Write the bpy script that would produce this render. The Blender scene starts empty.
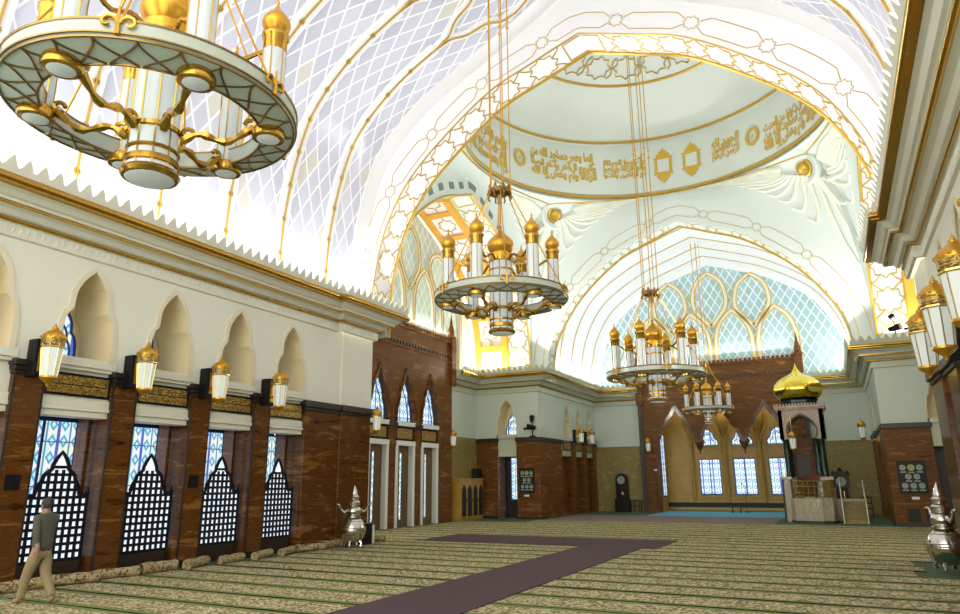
import bpy, bmesh, math, random
from mathutils import Vector, Matrix
random.seed(7)
pi = math.pi
S = bpy.context.scene
COL = S.collection

# ------------------------------------------------------------------ camera
XC = -5.65            # centre line of the hall (x), hall axis runs along +y
def make_camera():
    yaw, pitch, roll = [math.radians(a) for a in (-26.851, 14.199, 0.4659)]
    cy, sy, cp, sp = math.cos(yaw), math.sin(yaw), math.cos(pitch), math.sin(pitch)
    fwd = Vector((sy*cp, cy*cp, sp)); right = Vector((cy, -sy, 0)); down = -right.cross(fwd)
    cr, sr = math.cos(roll), math.sin(roll)
    r = right*cr + down*sr; d = -right*sr + down*cr
    m = Matrix(((r.x, -d.x, -fwd.x, 0), (r.y, -d.y, -fwd.y, 0), (r.z, -d.z, -fwd.z, 1.85), (0, 0, 0, 1)))
    c = bpy.data.cameras.new('camera'); c.sensor_width = 36; c.lens = 685.19/960*36
    c.clip_start = .05; c.clip_end = 200
    o = bpy.data.objects.new('camera', c); o.matrix_world = m; COL.objects.link(o); S.camera = o
make_camera()

# ------------------------------------------------------------------ world, lights, exposure
w = bpy.data.worlds.new('world'); S.world = w; w.use_nodes = True
w.node_tree.nodes['Background'].inputs[0].default_value = (1.0, 0.985, 0.91, 1)
w.node_tree.nodes['Background'].inputs[1].default_value = 2.4
S.view_settings.view_transform = 'Standard'; S.view_settings.look = 'None'
S.view_settings.gamma = 1; S.view_settings.exposure = 0.65
S.cycles.max_bounces = 8; S.cycles.diffuse_bounces = 4; S.cycles.glossy_bounces = 3
S.cycles.sample_clamp_indirect = 4; S.cycles.caustics_reflective = False; S.cycles.caustics_refractive = False

def area(name, loc, target, sx, sy, power, col=(1, 1, 1)):
    l = bpy.data.lights.new(name, 'AREA'); l.shape = 'RECTANGLE'; l.size = sx; l.size_y = sy; l.energy = power; l.color = col
    o = bpy.data.objects.new(name, l); COL.objects.link(o); o.location = loc
    d = (Vector(target)-Vector(loc)).normalized()
    z = -d; ref = Vector((0, 1, 0)) if abs(z.y) < .9 else Vector((1, 0, 0))
    y = (ref - z*ref.dot(z)).normalized(); x = y.cross(z)
    o.matrix_world = Matrix(((x.x, y.x, z.x, loc[0]), (x.y, y.y, z.y, loc[1]), (x.z, y.z, z.z, loc[2]), (0, 0, 0, 1)))
    return o
# cove lamps lying on the cornice ledges behind the cresting
COVE = (1.0, .97, .98)
for s in (1, -1):
    area('cove_lamp_hall', (XC-s*7.45, 7.0, 7.42), (XC-s*6.3, 7.0, 12), .25, 22, 420, COVE)
    area('cove_lamp_nave', (XC-s*7.0, 37, 7.42), (XC-s*5.6, 37, 12), .25, 7.5, 210, (.93, 1, 1))
    area('cove_lamp_transept', (XC-s*9.6, 31.75, 7.42), (XC-s*9.6, 30, 12), 3.0, .25, 170, (1, .96, .86))
    area('cove_lamp_crossing', (XC-s*6.4, 31.3, 7.45), (XC, 26, 18), 1.2, .4, 260, (1, 1, .97))
    area('cove_lamp_crossing', (XC-s*6.9, 20.0, 7.45), (XC, 26, 18), 1.2, .4, 260, (1, 1, .97))
    area('cove_lamp_transept_end', (XC-s*10.9, 25.4, 8.9), (XC-s*9.5, 25.4, 13), .25, 7, 110, (.9, 1, .95))
area('niche_added_fill', (XC, 42.2, 6.35), (XC, 42.4, 0), 6, .8, 45, (1, .97, .85))  # added fill to brighten the niche timber, no fixture belongs here
area('cove_lamp_nave_end', (XC, 40.95, 8.75), (XC, 40.2, 13), 8.5, .2, 60, (.9, 1, 1))

# ------------------------------------------------------------------ materials
class NT:
    def __init__(s, m): s.t = m.node_tree; s.n = s.t.nodes; s.l = s.t.links
    def inp(s, sock, v):
        if isinstance(v, bpy.types.NodeSocket): s.l.new(v, sock)
        elif v is not None: sock.default_value = v
    def node(s, typ, ins=None, **props):
        n = s.n.new(typ)
        for k, v in props.items(): setattr(n, k, v)
        for k, v in (ins or {}).items(): s.inp(n.inputs[k], v)
        return n
    def m(s, op, a, b=None, c=None):
        n = s.node('ShaderNodeMath', operation=op); s.inp(n.inputs[0], a)
        if b is not None: s.inp(n.inputs[1], b)
        if c is not None: s.inp(n.inputs[2], c)
        return n.outputs[0]
    def mix(s, f, a, b):
        n = s.node('ShaderNodeMix', data_type='RGBA'); s.inp(n.inputs[0], f)
        s.inp(n.inputs[6], (*a, 1) if isinstance(a, tuple) and len(a) == 3 else a); s.inp(n.inputs[7], (*b, 1) if isinstance(b, tuple) and len(b) == 3 else b)
        return n.outputs[2]
    def coord(s, which='Object'): return s.node('ShaderNodeTexCoord').outputs[which]
    def sep(s, v):
        n = s.node('ShaderNodeSeparateXYZ'); s.inp(n.inputs[0], v); return n.outputs
    def comb(s, x, y, z):
        n = s.node('ShaderNodeCombineXYZ')
        for i, v in enumerate((x, y, z)): s.inp(n.inputs[i], v)
        return n.outputs[0]
    def noise(s, v, scale, detail=3, out=0, dist=0):
        n = s.node('ShaderNodeTexNoise', {'Vector': v, 'Scale': scale, 'Detail': detail, 'Distortion': dist}); return n.outputs[out]
    def ramp(s, f, stops):
        n = s.node('ShaderNodeValToRGB'); s.inp(n.inputs[0], f); cr = n.color_ramp
        while len(cr.elements) < len(stops): cr.elements.new(.5)
        for e, (p, c) in zip(cr.elements, stops): e.position = p; e.color = (*c, 1)
        return n.outputs[0]
    def step(s, v, t): return s.m('GREATER_THAN', v, t)

def mat(name, col=(.8, .8, .8), rough=.5, metal=0, emit=None, es=0, spec=.5):
    m = bpy.data.materials.new(name); m.use_nodes = True
    b = m.node_tree.nodes['Principled BSDF']
    b.inputs['Base Color'].default_value = (*col, 1); b.inputs['Roughness'].default_value = rough
    b.inputs['Metallic'].default_value = metal; b.inputs['Specular IOR Level'].default_value = spec
    if emit: b.inputs['Emission Color'].default_value = (*emit, 1); b.inputs['Emission Strength'].default_value = es
    return m
def P(m): return m.node_tree.nodes['Principled BSDF'].inputs
def bump(m, T, h, strength=.2, dist=.02):
    b = T.node('ShaderNodeBump', {'Height': h, 'Strength': strength, 'Distance': dist}); T.inp(P(m)['Normal'], b.outputs[0])

def m_soft(name, col, rough=.5, amount=.08, scale=2.5, metal=0):
    m = mat(name, col, rough, metal); T = NT(m)
    f = T.noise(T.coord(), scale, 4)
    a = tuple(c*(1-amount) for c in col); b = tuple(min(1, c*(1+amount)) for c in col)
    T.inp(P(m)['Base Color'], T.mix(f, a, b)); return m
def m_marble(name, dark, mid, light, rough=.12, zs=3.0, hs=.55, spec=.3):
    m = mat(name, mid, rough, spec=spec); T = NT(m)
    x, y, z = T.sep(T.coord())
    v = T.comb(T.m('MULTIPLY', x, hs), T.m('MULTIPLY', y, hs), T.m('MULTIPLY', z, zs))
    f = T.noise(v, 1.6, 7, dist=1.2); g = T.noise(v, 5.0, 6, dist=2.2)
    k = T.m('ADD', T.m('MULTIPLY', f, .7), T.m('MULTIPLY', g, .3))
    T.inp(P(m)['Base Color'], T.ramp(k, [(.34, dark), (.45, mid), (.53, tuple(c*.75 for c in mid)), (.63, light)]))
    T.inp(P(m)['Roughness'], rough); return m
def m_lattice(name, base, alt, line, a, b, width, uv=False, rough=.25, warm=None):
    m = mat(name, base, rough); T = NT(m)
    if uv:
        u, v, _ = T.sep(T.coord('UV'))
    else:
        x, y, z = T.sep(T.coord()); u = z; v = T.m('ADD', x, y)
    ua, vb = T.m('DIVIDE', u, a), T.m('DIVIDE', v, b)
    p, q = T.m('ADD', ua, vb), T.m('SUBTRACT', ua, vb)
    lp, lq = T.m('PINGPONG', p, .5), T.m('PINGPONG', q, .5)
    mask = T.m('LESS_THAN', T.m('MINIMUM', lp, lq), width)
    cell = T.node('ShaderNodeTexWhiteNoise', {'Vector': T.comb(T.m('FLOOR', p), T.m('FLOOR', q), 0.)}, noise_dimensions='3D')
    c = T.mix(cell.outputs[0], base, alt)
    if warm: c = T.mix(T.m('GREATER_THAN', cell.outputs[0], .93), c, warm)
    T.inp(P(m)['Base Color'], T.mix(mask, c, line)); return m
def m_stained(name, strength=1.0, col_w=.16, ox=0.0):
    m = mat(name, (.02, .02, .03), .2); T = NT(m)
    x, y, z = T.sep(T.coord()); u = T.m('ADD', T.m('ADD', x, y), ox)
    fu = T.m('PINGPONG', T.m('DIVIDE', u, col_w*2), .5)           # 0 at column centre line .5 between
    fv = T.m('PINGPONG', T.m('DIVIDE', z, .34), .5)
    vor = T.node('ShaderNodeTexVoronoi', {'Vector': T.comb(u, z, 0.), 'Scale': 16.0})
    n = T.noise(T.comb(u, T.m('MULTIPLY', z, .6), 0.), 3.0, 2)
    basec = T.ramp(n, [(.3, (.72, .88, 1)), (.48, (.98, 1, .98)), (.6, (1, .97, .72)), (.75, (.75, .95, .85))])
    dia = T.m('ADD', T.m('ABSOLUTE', T.m('SUBTRACT', fu, .25)), T.m('MULTIPLY', fv, .45))
    motif = T.m('LESS_THAN', dia, .19)
    c = T.mix(motif, basec, (.06, .42, .62))
    core = T.m('LESS_THAN', dia, .09); c = T.mix(core, c, (.75, .9, .95))
    edge = T.m('LESS_THAN', fu, .07); c = T.mix(edge, c, (.05, .09, .55))
    edge2 = T.m('GREATER_THAN', fu, .46); c = T.mix(edge2, c, (.05, .3, .42))
    lead = T.m('LESS_THAN', T.m('PINGPONG', T.m('DIVIDE', z, .9), .5), .012)
    c = T.mix(lead, c, (.02, .03, .08))
    tint = T.m('MULTIPLY', vor.outputs[0], .25)
    c = T.mix(tint, c, (.35, .6, .85))
    T.inp(P(m)['Emission Color'], c); P(m)['Emission Strength'].default_value = strength
    T.inp(P(m)['Base Color'], T.mix(.85, c, (0, 0, 0))); return m

M = {}
M['cream'] = m_soft('cream_plaster', (.76, .75, .62), .55, .05, .8)
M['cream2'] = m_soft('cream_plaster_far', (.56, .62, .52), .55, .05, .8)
M['mould'] = m_soft('cream_moulding', (.74, .72, .58), .4, .05, 2)
M['niche'] = m_soft('beige_niche_lining', (.84, .69, .40), .6, .05, 1.2)
M['nichel'] = m_soft('pale_beige_moulding', (.74, .66, .47), .5, .04, 2)
M['white'] = m_soft('white_plaster', (.82, .82, .82), .5, .03, 1)
M['dome'] = m_soft('pale_green_plaster', (.69, .74, .70), .5, .04, .5)
M['pend'] = m_soft('pendentive_plaster', (.68, .74, .71), .45, .04, .6)
M['gold'] = mat('gilding', (.52, .30, .05), .22, .95)
M['goldp'] = mat('gold_paint', (.58, .37, .06), .35, .5)
M['goldo'] = mat('satin_gold_dome', (.66, .35, .04), .33, .8)
M['bright'] = mat('polished_gold_dome', (.85, .66, .10), .12, 1.0)
M['orange'] = m_soft('amber_timber', (.70, .34, .04), .35, .25, 1.2)
M['marble'] = m_marble('brown_onyx_marble', (.034, .011, .003), (.120, .044, .009), (.24, .10, .026))
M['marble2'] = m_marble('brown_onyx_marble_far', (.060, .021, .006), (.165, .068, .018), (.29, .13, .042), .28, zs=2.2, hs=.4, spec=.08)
M['pink'] = m_marble('marble_painted_reflection', (.16, .075, .055), (.30, .15, .12), (.42, .25, .21), .05)  # pink tone paints the window's reflection into the brown jamb marble
M['dark'] = m_soft('dark_capital_marble', (.022, .013, .010), .4, .5, 6)
M['black'] = mat('black_lacquer', (.008, .008, .009), .35, spec=.2)
M['beige'] = m_marble('beige_marble_cladding', (.21, .155, .045), (.30, .225, .07), (.38, .30, .12), .45, 1.0, .8)
M['gmarb'] = m_marble('dark_green_marble', (.006, .018, .013), (.012, .035, .026), (.03, .08, .06), .1, 1, 1)
M['pmarb'] = m_marble('pink_veined_marble', (.32, .20, .13), (.42, .29, .19), (.5, .38, .28), .25, 1.5, 1.0)
M['lmarb'] = m_marble('pale_veined_marble', (.30, .25, .15), (.47, .41, .28), (.6, .55, .42), .2, .8, 3.0)
M['doorw'] = m_soft('golden_brown_door', (.13, .075, .022), .4, .3, 5)
M['wood'] = m_soft('dark_wood', (.022, .010, .005), .45, .4, 8)
M['gwood'] = m_soft('golden_timber', (.45, .27, .05), .4, .3, 2.5)
M['glass'] = mat('frosted_lamp_glass', (.56, .60, .58), .25, 0, (.92, 1, .96), .09)
M['glassb'] = mat('frosted_ring_glass', (.40, .43, .34), .25, 0, (.8, .9, .75), .06)
M['clear'] = mat('pale_lantern_glass', (.62, .66, .62), .4, 0, (.95, 1, .95), .10)
M['frost'] = mat('daylit_frosted_pane', (.7, .75, .85), .3, 0, (.80, .88, 1.0), .52)
M['pewter'] = mat('pewter', (.62, .60, .54), .16, 1)
M['brass'] = mat('brass_rail', (.65, .47, .15), .25, .9)
M['whitep'] = mat('white_enamel', (.8, .8, .76), .35)
M['board'] = m_soft('green_black_board', (.004, .014, .008), .6, .3, 5)
M['disc'] = mat('clock_disc', (.30, .34, .28), .4)
M['discg'] = mat('lime_disc', (.33, .44, .12), .4)
M['lat'] = m_lattice('vault_lattice', (.52, .53, .63), (.63, .64, .73), (.88, .88, .92), 1.05, .54, .055, uv=True, warm=(.62, .61, .56))
M['tym'] = m_lattice('tympanum_lattice', (.33, .50, .47), (.42, .57, .66), (.80, .88, .86), .80, .48, .07)
M['tymt'] = m_lattice('transept_lattice', (.42, .52, .46), (.52, .60, .52), (.76, .80, .70), .80, .48, .05)
M['slate'] = mat('slate_green_tile', (.16, .22, .18), .5)
M['relief'] = m_soft('relief_plaster', (.74, .76, .66), .45, .03, 1)
M['ivory'] = m_soft('ivory_tracery', (.80, .76, .58), .45, .05, 2)
M['stain'] = m_stained('stained_glass', .62, .25)
M['stainf'] = m_stained('stained_glass_far', .72, .30)
M['purple'] = m_soft('purple_runner_pile', (.060, .027, .034), .9, .12, 30)
M['blue'] = m_soft('blue_carpet_pile', (.09, .36, .52), .9, .15, 20)
M['rose'] = m_soft('rose_carpet_pile', (.20, .14, .13), .9, .3, 14)
M['green'] = m_soft('green_carpet_pile', (.06, .105, .055), .9, .2, 20)
M['shirt'] = m_soft('grey_shirt_cloth', (.075, .07, .052), .85, .15, 14)
M['khaki'] = m_soft('khaki_trouser_cloth', (.25, .19, .09), .85, .12, 14)
M['skin'] = mat('skin', (.33, .18, .11), .5)
M['hair'] = mat('dark_hair', (.012, .011, .010), .6)
def m_carpet(name):
    m = mat(name, (.3, .25, .12), .95, spec=.1); T = NT(m)
    x, y, z = T.sep(T.coord())
    info = T.node('ShaderNodeObjectInfo')
    rx = T.m('MULTIPLY', info.outputs['Random'], 30.)
    v = T.comb(T.m('MULTIPLY', T.m('ADD', x, rx), .8), y, 0.)
    n1 = T.noise(v, 6, 4, dist=.6); n2 = T.noise(v, 1.3, 3)
    vo = T.node('ShaderNodeTexVoronoi', {'Vector': v, 'Scale': 21.0}); d = vo.outputs['Distance']
    ground = T.ramp(n1, [(.35, (.09, .07, .03)), (.5, (.21, .17, .07)), (.6, (.24, .11, .075)), (.72, (.15, .18, .07))])
    dots = T.m('LESS_THAN', d, T.m('ADD', .30, T.m('MULTIPLY', n1, .35)))
    base = T.mix(dots, ground, (.66, .57, .35))
    base = T.mix(T.m('MULTIPLY', n2, .45), base, (.30, .29, .13))
    ay = T.m('ABSOLUTE', y); ay = T.m('ADD', ay, T.m('MULTIPLY', T.m('SUBTRACT', n1, .5), .05))
    rnd = info.outputs['Random']
    gr = T.mix(T.m('MULTIPLY', n1, .8), (.10, .19, .04), (.26, .30, .12))
    c = T.mix(T.m('GREATER_THAN', ay, .335), base, (.24, .09, .06))
    c = T.mix(T.m('GREATER_THAN', ay, .36), c, gr)
    c = T.mix(T.m('GREATER_THAN', ay, T.m('SUBTRACT', .455, T.m('MULTIPLY', T.m('GREATER_THAN', rnd, .62), .035))), c, (.018, .016, .010))
    T.inp(P(m)['Base Color'], c)
    bump(m, T, n1, .4, .01); return m
def m_roll():
    m = mat('rolled_carpet_pile', (.3, .25, .12), .95, spec=.1); T = NT(m); n1 = T.noise(T.coord(), 13, 3, dist=1.0)
    T.inp(P(m)['Base Color'], T.ramp(n1, [(.36, (.07, .045, .02)), (.46, (.27, .21, .10)), (.55, (.46, .38, .21)), (.68, (.20, .09, .055))])); bump(m, T, n1, .4, .01); return m
M['roll'] = m_roll()
M['carpet'] = m_carpet('patterned_prayer_carpet')
def m_callig(name):
    m = mat(name, (.5, .33, .07), .4, .5); T = NT(m)
    x, y, z = T.sep(T.coord())
    n = T.noise(T.comb(T.m('ADD', x, y), T.m('MULTIPLY', z, 1.6), 0.), 16, 3, dist=1.5)
    f = T.m('GREATER_THAN', n, .5)
    T.inp(P(m)['Base Color'], T.mix(f, (.16, .085, .012), (.50, .33, .06)))
    T.inp(P(m)['Metallic'], .35); return m
M['callig'] = m_callig('gilded_calligraphy_ground')

# ------------------------------------------------------------------ mesh builder
class Fr:       # local frame: u along a wall, n out of it into the room, z up
    def __init__(s, o=(0, 0, 0), u=(1, 0, 0), n=(0, 1, 0)):
        s.o, s.u, s.n = Vector(o), Vector(u), Vector(n); s.z = Vector((0, 0, 1))
    def __call__(s, u, n, z): return s.o + s.u*u + s.n*n + s.z*z
ID = Fr()
class MB:
    def __init__(s, fr=ID): s.b = bmesh.new(); s.f = fr; s.uv = None
    def v(s, p): return s.b.verts.new(s.f(*p))
    def face(s, vs):
        try: return s.b.faces.new(vs)
        except ValueError: return None
    def box(s, a, b):
        (x0, y0, z0), (x1, y1, z1) = a, b
        vs = [s.v((x, y, z)) for z in (z0, z1) for x, y in ((x0, y0), (x1, y0), (x1, y1), (x0, y1))]
        for q in ((3, 2, 1, 0), (4, 5, 6, 7), (0, 1, 5, 4), (1, 2, 6, 5), (2, 3, 7, 6), (3, 0, 4, 7)): s.face([vs[i] for i in q])
        return s
    def prism(s, poly, a, b, axis='n'):     # poly in the two other coordinates
        def pt(p, c):
            return (p[0], c, p[1]) if axis == 'n' else ((c, p[0], p[1]) if axis == 'u' else (p[0], p[1], c))
        A = [s.v(pt(p, a)) for p in poly]; B = [s.v(pt(p, b)) for p in poly]; n = len(poly)
        s.face(A); s.face(B[::-1])
        for i in range(n): s.face([A[i], A[(i+1) % n], B[(i+1) % n], B[i]])
        return s
    def lathe(s, prof, c=(0, 0, 0), seg=16, rot=0, sq=(1, 1), caps=True):   # prof [(r,z)]
        rings = []
        for r, z in prof:
            if r < 1e-5: rings.append([s.v((c[0], c[1], c[2]+z))])
            else: rings.append([s.v((c[0]+r*sq[0]*math.cos(rot+2*pi*i/seg), c[1]+r*sq[1]*math.sin(rot+2*pi*i/seg), c[2]+z)) for i in range(seg)])
        for A, B in zip(rings, rings[1:]):
            for i in range(seg):
                j = (i+1) % seg
                if len(A) == 1 and len(B) == 1: continue
                if len(A) == 1: s.face([A[0], B[j], B[i]])
                elif len(B) == 1: s.face([A[i], A[j], B[0]])
                else: s.face([A[i], A[j], B[j], B[i]])
        for R, rev in ((rings[0], True), (rings[-1], False)) if caps else ():
            if len(R) > 2: s.face(R[::-1] if rev else R)
        return s
    def tube(s, pts, r, seg=6, closed=False):
        pts = [Vector(p) for p in pts]; n = len(pts); rings = []
        rr = r if isinstance(r, (list, tuple)) else [r]*n
        up = None
        for i, p in enumerate(pts):
            a = pts[(i-1) % n] if (closed or i > 0) else p; b = pts[(i+1) % n] if (closed or i < n-1) else p
            t = (b-a)
            if t.length < 1e-9: t = Vector((0, 0, 1))
            t.normalize()
            if up is None: up = Vector((0, 0, 1)) if abs(t.z) < .9 else Vector((1, 0, 0))
            x = (up - t*up.dot(t))
            if x.length < 1e-4: x = t.orthogonal()
            x.normalize(); y = t.cross(x); up = x
            rings.append([s.v(tuple(p + (x*math.cos(2*pi*k/seg)+y*math.sin(2*pi*k/seg))*rr[i])) for k in range(seg)])
        m = n if closed else n-1
        for i in range(m):
            A, B = rings[i], rings[(i+1) % n]
            for k in range(seg): s.face([A[k], A[(k+1) % seg], B[(k+1) % seg], B[k]])
        if not closed: s.face(rings[0][::-1]); s.face(rings[-1])
        return s
    def strip(s, pts, nrm, width, thick, closed=False):   # flat band swept along pts, lying on a surface with normals nrm
        pts = [Vector(p) for p in pts]; nrm = [Vector(p) for p in nrm]; n = len(pts); rings = []
        for i, p in enumerate(pts):
            a = pts[(i-1) % n] if (closed or i > 0) else p; b = pts[(i+1) % n] if (closed or i < n-1) else p
            t = (b-a).normalized(); side = t.cross(nrm[i])
            if side.length < 1e-5: side = t.orthogonal()
            side.normalize(); h = side*width/2; N = nrm[i]*thick
            rings.append([s.v(tuple(q)) for q in (p-h, p+h, p+h+N, p-h+N)])
        m = n if closed else n-1
        for i in range(m):
            A, B = rings[i], rings[(i+1) % n]
            for k in range(4): s.face([A[k], A[(k+1) % 4], B[(k+1) % 4], B[k]])
        if not closed: s.face(rings[0][::-1]); s.face(rings[-1])
        return s
    def sheet(s, rows, uvs=None):          # grid surface
        V = [[s.v(tuple(p)) for p in r] for r in rows]
        if uvs and s.uv is None: s.uv = s.b.loops.layers.uv.new('UVMap')
        for i in range(len(V)-1):
            for j in range(len(V[0])-1):
                f = s.face([V[i][j], V[i][j+1], V[i+1][j+1], V[i+1][j]])
                if f and uvs:
                    for l, (a, b) in zip(f.loops, ((i, j), (i, j+1), (i+1, j+1), (i+1, j))): l[s.uv].uv = uvs[a][b]
        return s
    def ball(s, c, r, seg=10, rings=6):
        prof = [(r*math.sin(pi*i/rings), -r*math.cos(pi*i/rings)) for i in range(rings+1)]
        prof[0] = (0, -r); prof[-1] = (0, r)
        return s.lathe(prof, c, seg)
    def build(s, name, m, parent=None, smooth=False, loc=None, recalc=True, kind=None, bevel=0):
        if recalc: bmesh.ops.recalc_face_normals(s.b, faces=s.b.faces)
        me = bpy.data.meshes.new(name)
        if loc is not None: bmesh.ops.translate(s.b, verts=s.b.verts, vec=-Vector(loc))
        s.b.to_mesh(me); s.b.free()
        me.materials.append(m)
        if smooth:
            me.polygons.foreach_set('use_smooth', [True]*len(me.polygons))
            try: me.set_sharp_from_angle(angle=math.radians(40))
            except Exception: pass
        o = bpy.data.objects.new(name, me); COL.objects.link(o)
        if loc is not None: o.location = loc
        if parent is not None:
            o.parent = parent
            if loc is None: o.location = (0, 0, 0) if False else -Vector(parent.get('_base', (0, 0, 0)))
            else: o.location = Vector(loc) - Vector(parent.get('_base', (0, 0, 0)))
        elif kind: o['kind'] = kind
        if bevel:
            b = o.modifiers.new('bevel', 'BEVEL'); b.width = bevel; b.segments = 2; b.limit_method = 'ANGLE'
        return o
BASES = []
def thing(name, label, cat, base=(0, 0, 0), group=None):
    o = bpy.data.objects.new(name, None); COL.objects.link(o); o.location = base; o['label'] = label; o['category'] = cat
    o['_base'] = tuple(base); BASES.append(o)
    if group: o['group'] = group
    return o
def tag(o, label, cat, group=None):
    o['label'] = label; o['category'] = cat
    if group: o['group'] = group
    return o
def setbase(o):                       # a mesh at world coordinates that has children
    o['_base'] = tuple(o.location); BASES.append(o); return o
ORD = ['first', 'second', 'third', 'fourth', 'fifth', 'sixth', 'seventh', 'eighth', 'ninth', 'tenth', 'eleventh', 'twelfth', 'thirteenth', 'fourteenth',
       'fifteenth', 'sixteenth', 'seventeenth', 'eighteenth', 'nineteenth', 'twentieth', 'twenty-first', 'twenty-second', 'twenty-third', 'twenty-fourth',
       'twenty-fifth', 'twenty-sixth', 'twenty-seventh', 'twenty-eighth']
TN = [0]; WN = [0]
def trim(mb, m, **k): TN[0] += 1; return mb.build(f'trim_{TN[0]}', m, kind='structure', **k)
def struct(name, mb, m, **k): return mb.build(name, m, kind='structure', **k)

def cr(pts, n=8):                     # Catmull-Rom through 2D/3D points
    P_ = [Vector(p) for p in pts]; out = []
    for i in range(len(P_)-1):
        p0 = P_[i-1] if i > 0 else P_[i]*2-P_[i+1]; p1, p2 = P_[i], P_[i+1]
        p3 = P_[i+2] if i+2 < len(P_) else P_[i+1]*2-P_[i]
        for k in range(n):
            t = k/n
            out.append(.5*((2*p1)+(p2-p0)*t+(2*p0-5*p1+4*p2-p3)*t*t+(3*p1-p0-3*p2+p3)*t**3))
    out.append(P_[-1]); return out
def full(half, n=6):                  # half profile [(d,z)] foot -> apex, gives foot(-) .. apex .. foot(+)
    h = [tuple(p) for p in cr([Vector((d, z)) for d, z in half], n)]
    return [(-d, z) for d, z in h] + [(d, z) for d, z in h[::-1][1:]]
def resample(pl, n):
    L = [0]
    for a, b in zip(pl, pl[1:]): L.append(L[-1]+(Vector(b)-Vector(a)).length)
    out = []; j = 0
    for i in range(n+1):
        t = L[-1]*i/n
        while j < len(pl)-2 and L[j+1] < t: j += 1
        k = (t-L[j])/max(1e-9, L[j+1]-L[j]); out.append(tuple(Vector(pl[j]).lerp(Vector(pl[j+1]), min(1, max(0, k)))))
    return out, L[-1]

# frames of the walls
FL = Fr((XC-7.85, 0, 0), (0, 1, 0), (1, 0, 0)); FRt = Fr((XC+7.85, 0, 0), (0, 1, 0), (-1, 0, 0))
SIDE = {1: 'left', -1: 'right'}

# ------------------------------------------------------------------ floor
struct('floor', MB().box((-22, -6, -.2), (11, 45.5, 0)), M['green'])

# ------------------------------------------------------------------ near hall walls with niches
PITCH = 2.03
PIL = [5.37 + PITCH*k for k in range(-2, 5)]      # near edge of each pillar front
PIL = [p for p in PIL if p > 0]
PW = .56
BLK0, BLK1 = 15.46, 18.55
def trefoil(c, hw, z0, z1):
    h = z1-z0
    half = [(1, 0), (1, .22), (.97, .36), (.87, .47), (.70, .535), (.685, .60), (.66, .70), (.54, .80), (.30, .91), (0, 1)]
    pts = [(c-hw*a, z0+h*b) for a, b in half]
    return pts + [(2*c-u, z) for u, z in pts[-2::-1]]
def smooth_arch(pts, k=3):
    q = [Vector(p) for p in pts]; n = (len(q)-1)//2
    a = cr(q[:5], k)[:-1] + cr(q[4:n+1], k); b = cr(q[n:n+6], k)[1:-1] + cr(q[n+5:], k)
    return [tuple(v) for v in a+b]
def lining(fr, arch, n0, n1, th=.02):
    mb = MB(fr)
    inner = []
    c = sum(p[0] for p in arch)/len(arch)
    A = [mb.v((u, n0, z)) for u, z in arch]; B = [mb.v((u, n1, z)) for u, z in arch]
    A2 = [mb.v((c+(u-c)*.93, n0, z-(.03 if abs(u-c) < .3 else .0))) for u, z in arch]; B2 = [mb.v((c+(u-c)*.93, n1, z-(.03 if abs(u-c) < .3 else .0))) for u, z in arch]
    for i in range(len(arch)-1):
        mb.face([A[i], A[i+1], A2[i+1], A2[i]]); mb.face([A2[i], A2[i+1], B2[i+1], B2[i]]); mb.face([B[i], B[i+1], B2[i+1], B2[i]])
    return mb
def stained(fr, u0, u1, z0, z1, n, arch=None, far=False):
    WN[0] += 1
    root = bpy.data.objects.new(f'window_{WN[0]}', None); COL.objects.link(root); root['kind'] = 'structure'
    mb = MB(fr)
    if arch: mb.prism(arch, n, n-.03)
    else: mb.box((u0, n-.03, z0), (u1, n, z1))
    mb.build('pane', M['stainf' if far else 'stain'], root)
    fb = MB(fr); w_ = .05
    if arch:
        c = (u0+u1)/2
        for k in (1.0, .72):
            pts = [fr(c+(u-c)*k, n+.01, z0+(z-z0)*k) for u, z in arch]
            nn = [fr.n]*len(pts); f2 = MB(); f2.strip(pts, nn, .05 if k == 1 else .035, .03); f2.build('window_frame', M['bluelead'], root)
        fb.box((u0, n, z0), (u1, n+.04, z0+.05))
    else:
        fb.box((u0-w_, n-.02, z0-w_), (u0, n+.04, z1+w_)).box((u1, n-.02, z0-w_), (u1+w_, n+.04, z1+w_)).box((u0, n-.02, z1), (u1, n+.04, z1+w_)).box((u0, n-.02, z0-w_), (u1, n+.04, z0))
        fb.box(((u0+u1)/2-.025, n, z0), ((u0+u1)/2+.025, n+.03, z1))
    fb.build('window_frame', M['bluelead'], root)
    return root
M['bluelead'] = mat('blue_lead_frame', (.02, .05, .28), .4)

def calligraphy(fr, u0, u1, z0, z1, n, label, group):
    b = fr((u0+u1)/2, n, z0)
    t = thing('calligraphy_panel', label, 'panel', b, group)
    MB(fr).box((u0, n-.04, z0), (u1, n+.02, z1)).build('frame', M['black'], t)
    h = (z1-z0); g = .055
    MB(fr).box((u0+g, n, z0+g), (u1-g, n+.03, z0+h/2-.012)).box((u0+g, n, z0+h/2+.012), (u1-g, n+.03, z1-g)).build('gilded_field', M['callig'], t)
    script_text('إن الصلاة كانت على المؤمنين', (u0+g+.03, u1-g-.03), (z0+h/2+.03, z1-g-.02), lambda u, z, k: fr(u, n+.03+k, z), 'inscription', M['gold'], t)
    script_text('كتابا موقوتا وأقيموا الصلاة', (u0+g+.03, u1-g-.03), (z0+g+.02, z0+h/2-.03), lambda u, z, k: fr(u, n+.03+k, z), 'inscription', M['gold'], t)
    return t
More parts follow.
